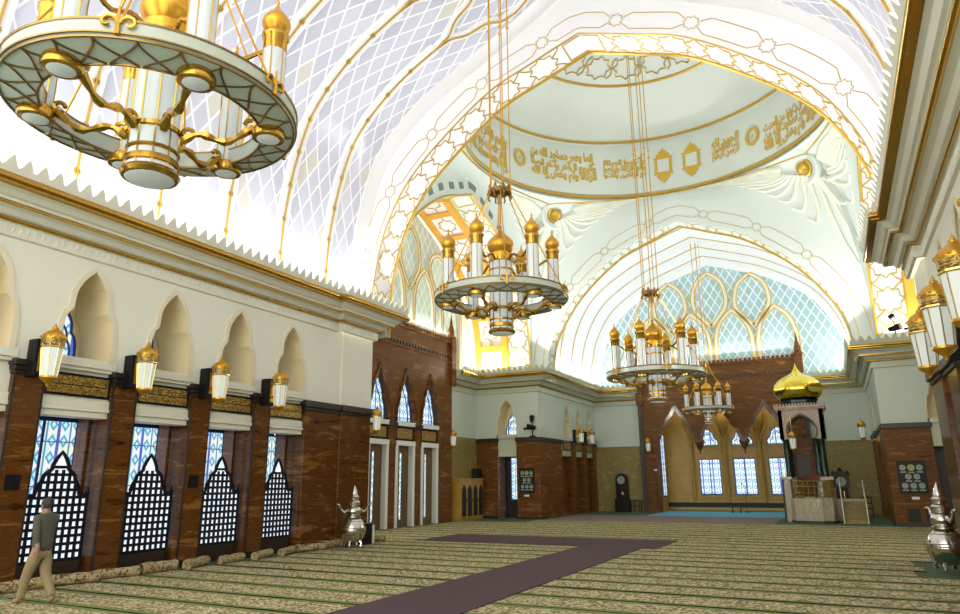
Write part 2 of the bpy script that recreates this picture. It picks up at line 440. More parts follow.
# Arabic lettering: contextual forms picked by hand, then the outline is turned into a mesh
AR = {'ا': (0xFE8D, 2), 'أ': (0xFE83, 2), 'إ': (0xFE87, 2), 'ب': (0xFE8F, 4), 'ة': (0xFE93, 2), 'ت': (0xFE95, 4), 'ح': (0xFEA1, 4), 'د': (0xFEA9, 2), 'ر': (0xFEAD, 2), 'س': (0xFEB1, 4),
      'ص': (0xFEB9, 4), 'ع': (0xFEC9, 4), 'ف': (0xFED1, 4), 'ق': (0xFED5, 4), 'ك': (0xFED9, 4), 'ل': (0xFEDD, 4), 'م': (0xFEE1, 4), 'ن': (0xFEE5, 4), 'ه': (0xFEE9, 4), 'و': (0xFEED, 2),
      'ى': (0xFEEF, 2), 'ي': (0xFEF1, 4), 'ؤ': (0xFE85, 2), 'ج': (0xFE9D, 4), 'خ': (0xFEA5, 4), 'ش': (0xFEB5, 4), 'ط': (0xFEC1, 4), 'غ': (0xFECD, 4), 'ز': (0xFEAF, 2), 'ذ': (0xFEAB, 2)}
def shape(s):
    out = []
    for i, ch in enumerate(s):
        if ch not in AR: out.append(ch); continue
        base, k = AR[ch]
        prev = i > 0 and s[i-1] in AR and AR[s[i-1]][1] == 4
        nxt = i+1 < len(s) and s[i+1] in AR
        f = (3 if prev and nxt else 1 if prev else 2 if nxt else 0) if k == 4 else (1 if prev else 0)
        out.append(chr(base+f))
    return ''.join(out[::-1])
TXT = {}
def text_mesh(body, bold=0.0):
    key = (body, bold)
    if key not in TXT:
        c = bpy.data.curves.new('lettering', 'FONT'); c.body = body; c.resolution_u = 2; c.offset = bold
        o = bpy.data.objects.new('lettering', c); COL.objects.link(o)
        dg = bpy.context.evaluated_depsgraph_get(); dg.update()
        me = bpy.data.meshes.new_from_object(o.evaluated_get(dg))
        bpy.data.objects.remove(o); bpy.data.curves.remove(c)
        vs = [tuple(v.co) for v in me.vertices]; fs = [tuple(p.vertices) for p in me.polygons]
        bpy.data.meshes.remove(me); TXT[key] = (vs, fs)
    return TXT[key]
def script_text(s, ur, zr, f, name, m, parent, raw=False, mirror=False, mb=None, bold=0.0):
    vs, fs = text_mesh(s if raw else shape(s), bold)
    if not vs: return None
    x0, x1 = min(v[0] for v in vs), max(v[0] for v in vs); y0, y1 = min(v[1] for v in vs), max(v[1] for v in vs)
    own = mb is None
    if own: mb = MB()
    for k0 in (0.012,):
        V = []
        for x, y, _ in vs:
            a = (x-x0)/(x1-x0)
            if mirror: a = 1-a
            V.append(mb.v(tuple(f(ur[0]+(ur[1]-ur[0])*a, zr[0]+(zr[1]-zr[0])*(y-y0)/(y1-y0), k0))))
        for q in fs: mb.face([V[i] for i in q])
    if own: return mb.build(name, m, parent, recalc=False)

def pillar(fr, u, label, group, side, vent=False, depth=.62):
    # shaft with a side return, dark joint strip, moulded capital
    t = thing('marble_pillar', label, 'pillar', fr(u+PW/2, -.3, 0), group)
    MB(fr).box((u, -depth, 0), (u+PW, 0, 3.86)).build('shaft', M['marble'], t, bevel=.012)
    MB(fr).box((u-.03, -depth-.5, 0), (u+PW+.03, -depth, 3.98)).build('return', M['marble'], t)
    MB(fr).box((u-.012, -.03, 0), (u+.02, .012, 3.86)).box((u+PW-.02, -.03, 0), (u+PW+.012, .012, 3.86)).build('joint_strip', M['dark'], t)
    MB(fr).box((u-.03, -depth-.02, 3.86), (u+PW+.03, .03, 3.93)).box((u-.05, -depth-.04, 3.93), (u+PW+.05, .05, 4.02)).box((u-.08, -depth-.06, 4.02), (u+PW+.08, .09, 4.14)).build('capital', M['dark'], t, bevel=.015)
    MB(fr).box((u-.02, -depth, 0), (u+PW+.02, .03, .16)).build('base', M['dark'], t)
    if vent:
        MB(fr).box((u+.12, 0, 1.75), (u+.12+.26, .025, 2.02)).build('vent', M['black'], t)
    return t
def screen(fr, u0, u1, n, label, group):
    # black lattice screen: stepped, with a pointed head, frosted panes behind its bars
    t = thing('lattice_screen', label, 'screen', fr((u0+u1)/2, n, 0), group)
    c = (u0+u1)/2; hw = (u1-u0)/2-.03; zb, zs, za = .42, 1.62, 2.42
    out = [(1, zs), (.70, zs+.02), (.69, zs+.10), (.63, zs+.20), (.53, zs+.30), (.49, zs+.40), (.34, zs+.47), (.27, zs+.51), (.26, zs+.58), (.15, zs+.72), (0, zs+.84)]
    half = [(c+hw*a, z) for a, z in out]
    poly = [(c-hw, zb)] + [(2*c-u, z) for u, z in half] + half[::-1][1:] + [(c+hw, zb)]
    MB(fr).prism(poly, n-.012, n+.004).build('frosted_pane', M['frost'], t)
    mb = MB(fr)
    def lim(du):    # height of outline at |du|
        for (a, z), (b, z2) in zip(out[::-1], out[::-1][1:]):
            if a*hw <= du <= b*hw+1e-6: return z+(z2-z)*((du-a*hw)/max(1e-6, (b-a)*hw))
        return zs
    def halfw(z):
        if z <= zs: return hw
        for (a, z1), (b, z2) in zip(out, out[1:]):
            if z1 <= z <= z2 and z2 > z1: return hw*(a+(b-a)*(z-z1)/(z2-z1))
        return 0
    nb = 9; st = 2*hw/nb; bw = .029
    for i in range(nb+1):
        du = -hw+i*st
        zt = lim(min(hw, abs(du)))
        if abs(du) < .26*hw: zt = zs+.50
        mb.box((c+du-bw, n-.02, zb), (c+du+bw, n+.03, zt))
    k = 0
    while zb+k*st*1.05 < zs+.55:
        z = zb+k*st*1.05; h = halfw(z); mb.box((c-h, n-.02, z-bw), (c+h, n+.032, z+bw)); k += 1
    mb.build('lattice', M['black'], t)
    pts = [fr(u, n, z) for u, z in poly[1:-1]]
    MB().strip(pts, [fr.n]*len(pts), .07, .035).build('frame', M['black'], t)
    fb = MB(fr)
    for s_ in (-1, 1):
        fb.lathe([(.04, 0), (.055, .06), (.02, .14), (0, .22)], (c+s_*hw, n, zs), 8)
    fb.build('finial', M['black'], t)
    MB(fr).box((u0+.02, n-.03, 0), (u1-.02, n+.03, zb)).build('plinth', M['wood'], t)
    return t

for s, fr in ((1, FL), (-1, FRt)):
    SN = SIDE[s]
    upper = MB(fr)
    cells = [(PIL[i]+PW, PIL[i+1]) for i in range(len(PIL)-1)] + [(PIL[-1]+PW, BLK0)]
    upper.box((-5, -1.1, 4.14), (PIL[0]+PW/2, 0, 6.44)); 
    MB(fr).box((-5, -.62, 0), (PIL[0], 0, 4.14)).build(f'wall_{SN}_rear', M['marble'], kind='structure')
    for i, (a, b) in enumerate(cells):
        c = (a+b)/2; e0, e1 = a-PW/2, (b+PW/2 if i < len(cells)-1 else b+.1)
        arch = smooth_arch(trefoil(c, .60, 4.3, 6.24))
        upper.prism([(e0, 4.15)] + [(c-.60, 4.15)] + arch + [(c+.60, 4.15), (e1, 4.15), (e1, 6.44), (e0, 6.44)], -1.1, 0)
    MB(fr).box((-5, -1.25, 4.1), (BLK1, -1.12, 6.44)).build(f'wall_{SN}_niche_back', M['niche'], kind='structure')
    upper.box((BLK0+.1, -1.1, 4.15), (17.0, 0, 6.44)).box((17.0, -1.1, 4.15), (BLK1, .06, 6.44))
    wall = struct(f'wall_{SN}', upper, M['cream'])
    for i, (a, b) in enumerate(cells):
        if b < 5 and s == 1: continue
        if s == -1 and b < 7: continue
        c = (a+b)/2; arch = smooth_arch(trefoil(c, .60, 4.3, 6.24))
        lining(fr, arch, -.03, -1.08).build('niche_lining', M['niche'], wall)
        ap = [fr(u, 0, z) for u, z in arch]; MB().strip(ap, [fr.n]*len(ap), .11, .03).build('arch_moulding', M['nichel'], wall)
        trim(MB(fr).box((a-.02, -.95, 4.16), (b+.02, .02, 4.34)).box((a-.02, -.5, 4.09), (b+.02, -.02, 4.16)), M['mould'], bevel=.015)
        trim(MB(fr).box((a, -.5, 3.52), (b, -.12, 4.09)).box((a, -.5, 3.28), (b, -.05, 3.36)).box((a, -.5, 3.36), (b, -.08, 3.52)).box((a, -.5, 3.16), (b, -.1, 3.28)), M['mould'], bevel=.012)
        a2 = smooth_arch(trefoil(c, .42, 4.36, 5.62))
        stained(fr, c-.42, c+.42, 4.36, 5.62, -1.06, a2)
        stained(fr, a+.02, b-.05, .35, 3.12, -1.02)
        MB(fr).box((a, -1.25, 0), (b-.01, -1.1, 4.1)).build(f'wall_{SN}_bay', M['dark'], kind='structure')
        wh = [' beside the walking man', ' next after the walking man', ' third along from the walking man', ' nearest the corner marble'] 
        k = i-(len(cells)-4)
        if 0 <= k < 4 and s == 1:
            pos = wh[k]
            calligraphy(fr, a+.06, b-.02, 3.56, 4.02, -.11, f'gold and black calligraphy panel over the lattice screen{pos}', 'calligraphy panels on the left wall')
            screen(fr, a+.02, b-.14, -.20, f'black lattice screen with white panes and pointed head{pos}', 'lattice screens of the left wall')
            trim(MB(fr).box((b-.05, -1.0, .1), (b-.032, -.64, 3.2)), M['pink'])  # thin sheet on the pillar's side face, reflected window painted in its colour
for s, fr in ((1, FL), (-1, FRt)):
    SN = SIDE[s]; g = f'marble pillars on the {SN} wall'
    vis = [p for p in PIL if p > (6 if s == 1 else 9)]
    for p in vis:
        k = PIL.index(p)-(len(PIL)-4)
        txt = ['nearest to the viewer, left of the walking man', 'just behind the walking man', 'third along from the walking man', 'next to the marble corner block'][k] if s == 1 and k >= 0 else \
              (f'on the right edge carrying the {["largest","large","middle","farthest"][max(0,k)]} of the three lanterns')
        pillar(fr, p, f'glossy brown marble pillar with dark capital, {txt}', g, s, vent=(k in (0, 2)))
    # corner block with shallow pilaster
    t = thing('marble_corner_pier', f'broad polished brown marble pier closing the {SN} wall at the crossing', 'pier', fr(17, -.5, 0))
    MB(fr).box((BLK0, -1.1, .14), (17.0, 0, 3.86)).build('shaft', M['marble'], t, bevel=.012)
    MB(fr).box((17.0, -1.1, .14), (BLK1, .06, 3.86)).build('pilaster', M['marble'], t, bevel=.012)
    MB(fr).box((BLK0-.04, -1.14, 3.86), (17.0, .04, 3.95)).box((BLK0-.1, -1.2, 3.95), (17.0, .1, 4.14)).box((17.0, -1.14, 3.86), (BLK1+.04, .1, 3.95)).box((17.0, -1.2, 3.95), (BLK1+.09, .16, 4.14)).build('capital', M['dark'], t, bevel=.012)
    MB(fr).box((BLK0, -1.1, 0), (17.0, .03, .14)).box((17.0, -1.1, 0), (BLK1+.02, .09, .14)).build('base', M['dark'], t)

# ------------------------------------------------------------------ cornices
PROF = [(0, 6.40), (.06, 6.42), (.06, 6.66), (.11, 6.68), (.14, 6.74), (.20, 6.77), (.27, 6.86), (.42, 6.92), (.47, 6.94), (.47, 6.99), (.53, 7.01), (.60, 7.10), (.72, 7.15), (.80, 7.17), (.80, 7.28), (.74, 7.30), (.74, 7.36), (0, 7.36)]
def roll(c, z, r, n=9): return [(c+r*math.cos(a), z+r*math.sin(a)) for a in [-pi*.75+pi*1.5*i/(n-1) for i in range(n)]]
GOLDS = [roll(.115, 6.71, .045), roll(.40, 6.955, .065), [(.42, 6.885), (.455, 6.90), (.455, 6.93), (.42, 6.93)], roll(.775, 7.235, .075), [(.68, 7.13), (.80, 7.145), (.80, 7.17), (.68, 7.17)], [(.74, 7.30), (.80, 7.30), (.80, 7.325), (.74, 7.325)]]
def offset_path(path, d, sgn):
    out = []; n = len(path)
    for i, p in enumerate(path):
        p = Vector(p)
        ns = []
        if i > 0: t = (p-Vector(path[i-1])).normalized(); ns.append(Vector((-t.y, t.x))*sgn)
        if i < n-1: t = (Vector(path[i+1])-p).normalized(); ns.append(Vector((-t.y, t.x))*sgn)
        if len(ns) == 1: m_ = ns[0]
        else:
            m_ = (ns[0]+ns[1]).normalized(); m_ = m_/max(.3, m_.dot(ns[0]))
        out.append(p+m_*d)
    return out
def sweep(mb, path, prof, sgn):
    rings = []
    for d, z in prof:
        q = offset_path(path, d, sgn); rings.append([mb.v((p.x, p.y, z)) for p in q])
    n = len(prof)
    for j in range(n):
        A, B = rings[j], rings[(j+1) % n]
        for i in range(len(path)-1): mb.face([A[i], A[i+1], B[i+1], B[i]])
    mb.face([r[0] for r in rings]); mb.face([r[-1] for r in rings][::-1])
    return mb
def cresting(mb, path, sgn, d=.76, z0=7.30, h=.36, pitch=.29, lean=.13):
    q = offset_path(path, d, sgn); sgn_out = sgn
    for a, b in zip(q, q[1:]):
        L = (b-a).length
        if L < .1: continue
        n = max(1, round(L/pitch)); t = (b-a)/n; nn = Vector((-t.y, t.x)).normalized()*.045
        for i in range(n):
            o = a+t*i
            pts = [(0, 0), (1, 0), (1, .40*h), (.86, .50*h), (.74, .70*h), (.5, h), (.26, .70*h), (.14, .50*h), (0, .40*h)]
            ln = nn*(-sgn_out*lean/.045/h)
            A = [mb.v((o.x+t.x*u-ln.x*z, o.y+t.y*u-ln.y*z, z0+z)) for u, z in pts]; B = [mb.v((o.x+t.x*u+nn.x-ln.x*z, o.y+t.y*u+nn.y-ln.y*z, z0+z)) for u, z in pts]
            mb.face(A); mb.face(B[::-1])
            for k in range(len(pts)): mb.face([A[k], A[(k+1) % len(pts)], B[(k+1) % len(pts)], B[k]])
    return mb
def cornice(path, sgn, m='mould', dz=0):
    pr = [(d, z+dz) for d, z in PROF]
    c = trim(sweep(MB(), path, pr, sgn), M[m])
    for g in GOLDS: sweep(MB(), path, [(d, z+dz) for d, z in g], sgn).build('gilded_moulding', M['gold'], c, smooth=True)
    cresting(MB(), path, sgn, z0=7.29+dz).build('cresting', M[m], c)
    # leaf frieze dots
    mb = MB(); q = offset_path(path, .06, sgn)
    for a, b in zip(q, q[1:]):
        L = (b-a).length; n = int(L/.14)
        if n < 3: continue
        t = (b-a)/n; nn = Vector((-t.y, t.x)).normalized()*sgn*.02
        for i in range(n):
            o = a+t*(i+.2); e = o+t*.45
            A = [mb.v((o.x, o.y, 6.47+dz)), mb.v((e.x, e.y, 6.56+dz)), mb.v((o.x+t.x*.3, o.y+t.y*.3, 6.64+dz))]
            c2 = o+t*.3+nn
            B = mb.v((c2.x, c2.y, 6.55+dz))
            for k in range(3): mb.face([A[k], A[(k+1) % 3], B])
    mb.build('leaf_frieze', M[m], c)
    return c
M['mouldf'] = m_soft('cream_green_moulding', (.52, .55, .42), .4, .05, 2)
for s in (1, -1):
    x0 = XC-s*7.85; xn = XC-s*7.42; xt = XC-s*10.95
    cornice([(x0, -4.5), (x0, 16.75), (x0+s*.16, 16.75), (x0+s*.16, BLK1), (x0-s*1.4, BLK1)], -s)
    cornice([(xt, 29.3), (xt, 32.2), (xn, 32.2), (xn, 41.3), (XC-s*4.5, 41.3)], -s, 'mouldf', dz=-.22)

# ------------------------------------------------------------------ crossing and far nave walls
def fa(s): return Fr((XC, 32.2, 0), (-s, 0, 0), (0, -1, 0))
def fn(s): return Fr((XC-s*7.42, 0, 0), (0, 1, 0), (s, 0, 0))
for s in (1, -1):
    SN = SIDE[s]; A = fa(s); N_ = fn(s)
    # wall facing the hall beside the crossing
    NC = 9.2 if s == 1 else 9.6
    arch = smooth_arch(trefoil(NC, .58, 4.1, 5.88))
    up = MB(A); up.prism([(7.42, 3.94), (NC-.58, 3.94)] + arch + [(NC+.58, 3.94), (10.95, 3.94), (10.95, 6.3), (7.42, 6.3)], -1.0, 0)
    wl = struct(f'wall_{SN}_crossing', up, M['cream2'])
    lining(A, arch, -.02, -.98).build('niche_lining', M['niche'], wl)
    MB(A).box((8.4, -.99, 3.95), (10.3, -.97, 6.2)).build(f'wall_{SN}_crossing_back', M['niche'], kind='structure')
    if s == 1: stained(A, 8.8, 9.6, 4.1, 5.1, -.96, smooth_arch(trefoil(9.2, .42, 4.1, 5.2)), far=True)
    trim(MB(A).box((NC-.53, -.8, 3.0), (NC+.53, -.1, 4.1)).box((NC-.5, -.8, 3.9), (NC+.5, .0, 4.0)).box((NC-.5, -.8, 3.0), (NC+.5, -.04, 3.1)), M['mouldf'], bevel=.01)
    if s == 1: stained(A, 8.72, 9.35, .9, 2.95, -.9, far=True)
    MB(A).box((8.0, -1.2, 0), (11.2, -1.0, 6.25)).build(f'wall_{SN}_crossing_bay', M['dark'], kind='structure')
    g = f'brown marble piers of the far crossing'
    for a, b, nm in ((7.42, NC-.53, 'with the board of dials'), (NC+.54, 10.945, 'deeper in the arm, without a clock board')):
        t = thing('marble_pier', f'brown marble crossing pier, {SN} side, {nm}', 'pier', A((a+b)/2, -.4, 0), g)
        MB(A).box((a, -.95, .12), (b, 0, 3.74)).build('shaft', M['marble2'], t, bevel=.01)
        MB(A).box((a-.05, -.98, 3.74), (b+.05, .05, 3.93)).build('capital', M['dark'], t, bevel=.01)
        MB(A).box((a-.02, -.95, 0), (b+.02, .03, .12)).build('base', M['dark'], t)
    MB(A).box((NC+.50, -.9, .0), (NC+.53, -.05, 3.0)).build(f'wall_{SN}_crossing_jamb', M['pink'], kind='structure')  # jamb in the same painted reflection colour
    # deep wall of the side arm
    xt = Fr((XC-s*10.95, 0, 0), (0, 1, 0), (s, 0, 0))
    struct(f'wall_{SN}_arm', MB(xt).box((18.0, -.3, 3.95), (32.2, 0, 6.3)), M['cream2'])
    struct(f'wall_{SN}_arm_lower', MB(xt).box((18.0, -.3, 0), (32.2, 0.01, 3.95)), M['beige'])
    # nave side wall
    t = thing('marble_pier', f'brown marble return pier turning from the crossing into the {SN} side of the far nave', 'pier', N_(34.4, -.4, 0), g)
    MB(N_).box((33.2, -.9, 0), (35.45, 0, 3.74)).build('shaft', M['marble2'], t, bevel=.01)
    MB(N_).box((33.24, -.9, 3.74), (35.5, .05, 3.93)).build('capital', M['dark'], t, bevel=.01)
    upn = MB(N_); upn.box((33.2, -.9, 3.94), (35.45, 0, 6.3))
    cs = [36.4, 38.3, 40.2]
    for i, c in enumerate(cs):
        arch = smooth_arch(trefoil(c, .52, 4.1, 5.88))
        upn.prism([(c-.95, 3.94), (c-.52, 3.94)] + arch + [(c+.52, 3.94), (c+(.95 if i < 2 else 1.1), 3.94), (c+(.95 if i < 2 else 1.1), 6.3), (c-.95, 6.3)], -.9, 0)
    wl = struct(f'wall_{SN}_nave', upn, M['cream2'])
    MB(N_).box((35.4, -1.05, 0), (41.6, -.92, 6.25)).build(f'wall_{SN}_nave_back', M['niche'], kind='structure')
    for i, c in enumerate(cs):
        arch = smooth_arch(trefoil(c, .52, 4.1, 5.88))
        lining(N_, arch, -.02, -.88).build('niche_lining', M['niche'], wl)
        stained(N_, c-.4, c+.4, 4.1, 5.1, -.86, smooth_arch(trefoil(c, .38, 4.1, 5.2)), far=True)
        trim(MB(N_).box((c-.70, -.5, 3.1), (c+.70, -.10, 4.1)).box((c-.72, -.5, 3.92), (c+.72, .03, 4.1)), M['mouldf'])
        MB(N_).box((c-.7, -.6, 0), (c+.7, -.35, 3.1)).build(f'wall_{SN}_nave_bay', M['marble2'], kind='structure')
        if s == 1:
            t = thing('calligraphy_panel', f'small gilded calligraphy panel, {ORD[i]} from the round clock board along the nave', 'panel', N_(c, -.1, 3.3), 'far nave calligraphy panels')
            MB(N_).box((c-.6, -.1, 3.4), (c+.6, -.06, 3.85)).build('frame', M['black'], t); MB(N_).box((c-.54, -.06, 3.45), (c+.54, -.045, 3.80)).build('gilded_field', M['callig'], t)
    for i, a in enumerate((37.1, 39.0, 40.9)):
        t = thing('marble_pillar', f'dark brown marble pillar of the far nave, {SN} side, {ORD[i]} after the corner pier', 'pillar', N_(a+.25, -.4, 0), 'far nave pillars')
        MB(N_).box((a, -.9, 0), (a+.5, .03, 3.74)).build('shaft', M['marble2'], t, bevel=.01); MB(N_).box((a-.05, -.9, 3.74), (a+.52, .09, 3.93)).build('capital', M['dark'], t)
# far end wall
FE = Fr((XC, 41.3, 0), (1, 0, 0), (0, -1, 0))
for s in (1, -1):
    a, b = (-7.42, -4.4) if s == 1 else (4.4, 7.42)
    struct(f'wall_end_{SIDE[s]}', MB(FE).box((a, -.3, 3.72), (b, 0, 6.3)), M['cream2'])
    struct(f'wall_end_{SIDE[s]}_lower', MB(FE).box((a, -.3, 0), (b, .03, 3.68)).box((a, -.3, 3.68), (b, .07, 3.74)), M['beige'])

# ------------------------------------------------------------------ carved marble screens: mihrab wall and side arm portals
def parapet(fr, u0, u1, z, root, n):
    mb = MB(fr); mb.box((u0-.05, -.3, z-.12), (u1+.05, n+.08, z)).box((u0, -.25, z-1.0), (u1, n+.04, z-.9))
    k = int((u1-u0)/.24)
    for i in range(k):
        a = u0+(i+.15)*(u1-u0)/k; mb.box((a, n-.1, z), (a+.15, n+.06, z+.14))
    mb.build('parapet', M['marble2'], root)
    mb = MB(fr)
    for i in range(k):
        a = u0+(i+.2)*(u1-u0)/k; mb.box((a, n, z-.86), (a+.12, n+.05, z-.74))
    mb.build('dentils', M['dark'], root)
def pinnacle(fr, u, n, z0, root):
    mb = MB(fr); mb.box((u-.2, n-.2, z0-2.2), (u+.2, n+.16, z0+.1))
    mb.lathe([(.27, 0), (.27, .1), (.16, .2), (.17, .45), (.08, .75), (0, 1.35)], (u, n-.02, z0+.1), 8)
    mb.build('pinnacle', M['marble2'], root)
def archhalf(hw, z0, z1):
    h = z1-z0
    return [(hw*a, z0+h*b) for a, b in ((1, 0), (.98, .16), (.90, .30), (.76, .40), (.70, .52), (.56, .64), (.34, .75), (.17, .87), (0, 1))]
def sm(half, k=3): return [tuple(v) for v in cr([Vector(p) for p in half], k)]
# mihrab wall
FM = Fr((XC, 40.9, 0), (1, 0, 0), (0, -1, 0))
t = thing('marble_screen', 'tall brown marble screen with scalloped arches and hanging pendants in front of the prayer niche', 'screen', FM(0, -.2, 0))
one = sm([(0, 5.95), (.24, 5.5), (.50, 5.18), (.66, 4.85), (.90, 4.55), (1.02, 4.15), (1.2, 3.85)])
edge = []
for c in (-2.4, 0, 2.4):
    L_ = [(c-d, z) for d, z in one[::-1]]; R_ = [(c+d, z) for d, z in one]
    if c == -2.4: L_ = [(-3.55, 0), (-3.55, 3.6)] + [p for p in L_ if p[0] > -3.5]
    if c == 2.4: R_ = [p for p in R_ if p[0] < 3.5] + [(3.55, 3.6), (3.55, 0)]
    edge += (L_ if not edge else L_[1:]) + R_[1:]
MB(FM).prism([(-4.5, 0)] + edge + [(4.5, 0), (4.5, 8.3), (-4.5, 8.3)], -.4, 0).build('slab', M['marble2'], t)
pts = [FM(u, 0, z) for u, z in edge]
MB().strip(pts, [FM.n]*len(pts), .20, .07).build('arch_moulding', M['marble'], t)
parapet(FM, -4.5, 4.5, 8.3, t, 0)
for u in (-4.42, 4.42): pinnacle(FM, u, 0, 8.3, t)
for u in (-4.45, 4.45): MB(FM).box((u-.12, -.3, 0), (u+.12, .05, 6.2)).build('edge_strip', M['dark'], t)
for u in (-1.2, 1.2): MB(FM).lathe([(0, -.62), (.05, -.5), (.03, -.42), (.16, -.2), (.24, 0), (.3, .1), (.2, .3)], (u, -.2, 3.75), 8).build('pendant', M['marble'], t)
# recess of the prayer niche
struct('wall_mihrab_left', MB().box((XC-3.95, 41.3, 0), (XC-3.6, 43.4, 6.6)), M['gwood'])
struct('wall_mihrab_right', MB().box((XC+3.6, 41.3, 0), (XC+3.95, 43.4, 6.6)), M['gwood'])
struct('ceiling_mihrab', MB().box((XC-3.95, 41.3, 6.4), (XC+3.95, 43.4, 6.6)), M['marble'])
FB = Fr((0, 43.2, 0), (1, 0, 0), (0, -1, 0))
wb = struct('wall_mihrab', MB(FB).box((XC-3.95, -.2, 0), (XC+3.95, 0, 6.6)), M['gwood'])
for c in (-8.66, -6.73, -4.80, -2.87):
    if c < -8: continue
    stained(FB, c-.56, c+.56, .98, 2.92, .03, far=True)
    h_ = [(c-.56*a, 3.72+.98*b) for a, b in ((1, 0), (1, .3), (.66, .5), (.58, .75), (.2, .95), (0, 1))]
    stained(FB, c-.56, c+.56, 3.72, 4.7, .03, smooth_arch(h_ + [(2*c-u, z) for u, z in h_[-2::-1]], 2), far=True)
    trim(MB(FB).box((c-.72, 0, .82), (c-.62, .1, 6.2)).box((c+.62, 0, .82), (c+.72, .1, 6.2)).box((c-.72, 0, .74), (c+.72, .12, .86)).box((c-.72, 0, 3.05), (c+.72, .06, 3.12)), M['gwood'])
for c in (-7.7, -5.77, -3.83, -1.95):
    trim(MB(FB).lathe([(.10, 0), (.10, 3.9), (.2, 4.1), (.34, 4.5), (.36, 4.9), (.2, 5.4), (.05, 5.8)], (c, .16, .5), 8), M['gwood'], smooth=True)
    mbl = MB(FB)
    for q in (-1, 1): mbl.tube([(c+q*.05, .5, 3.9), (c+q*.16, .5, 4.3), (c+q*.4, .45, 4.7), (c+q*.46, .45, 5.3), (c+q*.3, .45, 5.9)], .035, 5)
    trim(mbl, M['goldp'])
stained(Fr((XC-3.6, 0, 0), (0, 1, 0), (1, 0, 0)), 41.6, 42.6, .9, 4.4, .03, far=True)
trim(MB(FB).box((XC-3.6, 0, .06), (XC+3.6, .25, .22)).box((XC-3.6, 0, .5), (XC+3.6, .22, .60)), M['gwood'])
trim(MB(FB).box((XC-3.6, 0, .24), (XC+3.6, .2, .48)), M['board'])
tag(MB().box((XC-3.5, 37.0, 0), (XC+3.5, 42.9, .012)).build('blue_carpet', M['blue'], loc=(XC, 41.6, 0)), 'bright blue carpet on the floor of the arched prayer niche', 'carpet')
# portals of the side arms
for s in (1, -1):
    FT = Fr((XC-s*10.65, 0, 0), (0, 1, 0), (s, 0, 0)); SN = SIDE[s]
    t = thing('marble_portal', f'tall brown marble portal with three arched doorways in the {SN} side arm', 'portal', FT(25.05, -.15, 0))
    poly = [(21.0, 0)]
    ah = sm(archhalf(.74, 4.25, 6.55))
    for c in (23.05, 25.05, 27.05):
        poly += [(c-.74, 0)] + [(c-d, z) for d, z in ah] + [(c+d, z) for d, z in ah[::-1][1:]] + [(c+.74, 0)]
    poly += [(29.1, 0), (29.1, 8.5), (21.0, 8.5)]
    MB(FT).prism(poly, -.29, 0).build('slab', M['marble2'], t)
    for c in (23.05, 25.05, 27.05):
        pts = [FT(c-d*1.03, 0, z+.03) for d, z in ah] + [FT(c+d*1.03, 0, z+.03) for d, z in ah[::-1][1:]]
        MB().strip(pts, [FT.n]*len(pts), .14, .06).build('arch_moulding', M['marble'], t)
    for c in (22.05, 24.05, 26.05, 28.05):
        if c in (24.05, 26.05): MB(FT).box((c-.33, -.3, 4.08), (c+.33, .07, 4.25)).build('capital', M['dark'], t)
    parapet(FT, 21.0, 29.1, 8.5, t, 0); pinnacle(FT, 29.05, 0, 8.5, t)
    if s == 1:
        for i, c in enumerate((23.05, 25.05, 27.05)):
            stained(FT, c-.72, c+.72, 4.3, 6.5, -.25, [(c-d*.97, z) for d, z in ah]+[(c+d*.97, z) for d, z in ah[::-1][1:]], far=True)
            d0 = struct(f'door_{i+1}', MB(FT).box((c-.6, -.28, 0), (c+.6, -.2, 3.3)), M['doorw'])
            MB(FT).box((c-.10, -.2, .3), (c+.0, -.19, 3.0)).build('glazed_strip', M['stainf'], d0)
            MB(FT).box((c-.74, -.3, 0), (c-.56, .03, 3.5)).box((c+.56, -.3, 0), (c+.74, .03, 3.5)).box((c-.74, -.3, 3.3), (c+.74, .05, 3.5)).box((c-.74, -.3, 4.12), (c+.74, .06, 4.3)).build('door_frame', M['whitep'], d0)
            tt = thing('calligraphy_panel', f'gilded calligraphy panel above the {ORD[i]} doorway of the tall portal', 'panel', FT(c, -.1, 3.55), 'panels over the portal doors')
            MB(FT).box((c-.72, -.28, 3.5), (c+.72, -.05, 4.12)).build('frame', M['black'], tt); MB(FT).box((c-.6, -.05, 3.6), (c+.6, -.03, 4.02)).build('gilded_field', M['callig'], tt)

# ------------------------------------------------------------------ vaults, arches, pendentives, dome
VA = full([(8.05, 7.2), (8.0, 9.2), (7.6, 11.3), (6.9, 12.85), (5.4, 14.25), (3.4, 15.35), (1.9, 16.15), (0, 17.3)])
NI = full([(7.62, 6.9), (7.55, 8.3), (7.05, 10.3), (5.9, 12.1), (3.4, 14.1), (1.6, 14.85), (0, 15.42)])
FI = full([(6.9, 6.7), (6.78, 8.2), (6.35, 9.4), (5.1, 11.15), (3.1, 12.8), (1.4, 13.55), (0, 14.08)])
FX = full([(7.75, 6.7), (7.62, 8.6), (7.15, 10.3), (5.7, 12.25), (3.4, 13.85), (1.5, 14.65), (0, 15.15)])
NV = full([(7.15, 6.9), (7.05, 8.5), (6.6, 10.2), (5.5, 11.9), (3.4, 13.3), (1.5, 14.05), (0, 14.55)])
TI = full([(6.35, 6.7), (6.3, 8.3), (6.1, 9.6), (5.45, 11), (4.25, 12.25), (2.6, 13.4), (1.2, 14.0), (0, 14.5)])
NX = full([(7.75, 6.7), (7.74, 8.6), (7.4, 10.4), (6.2, 12.4), (3.7, 14.4), (1.8, 15.2), (0, 15.72)])
TX = full([(6.55, 6.7), (6.55, 8.8), (6.45, 10.3), (5.7, 11.9), (4.2, 13.3), (2.1, 14.6), (0, 15.2)])
CY = 25.75
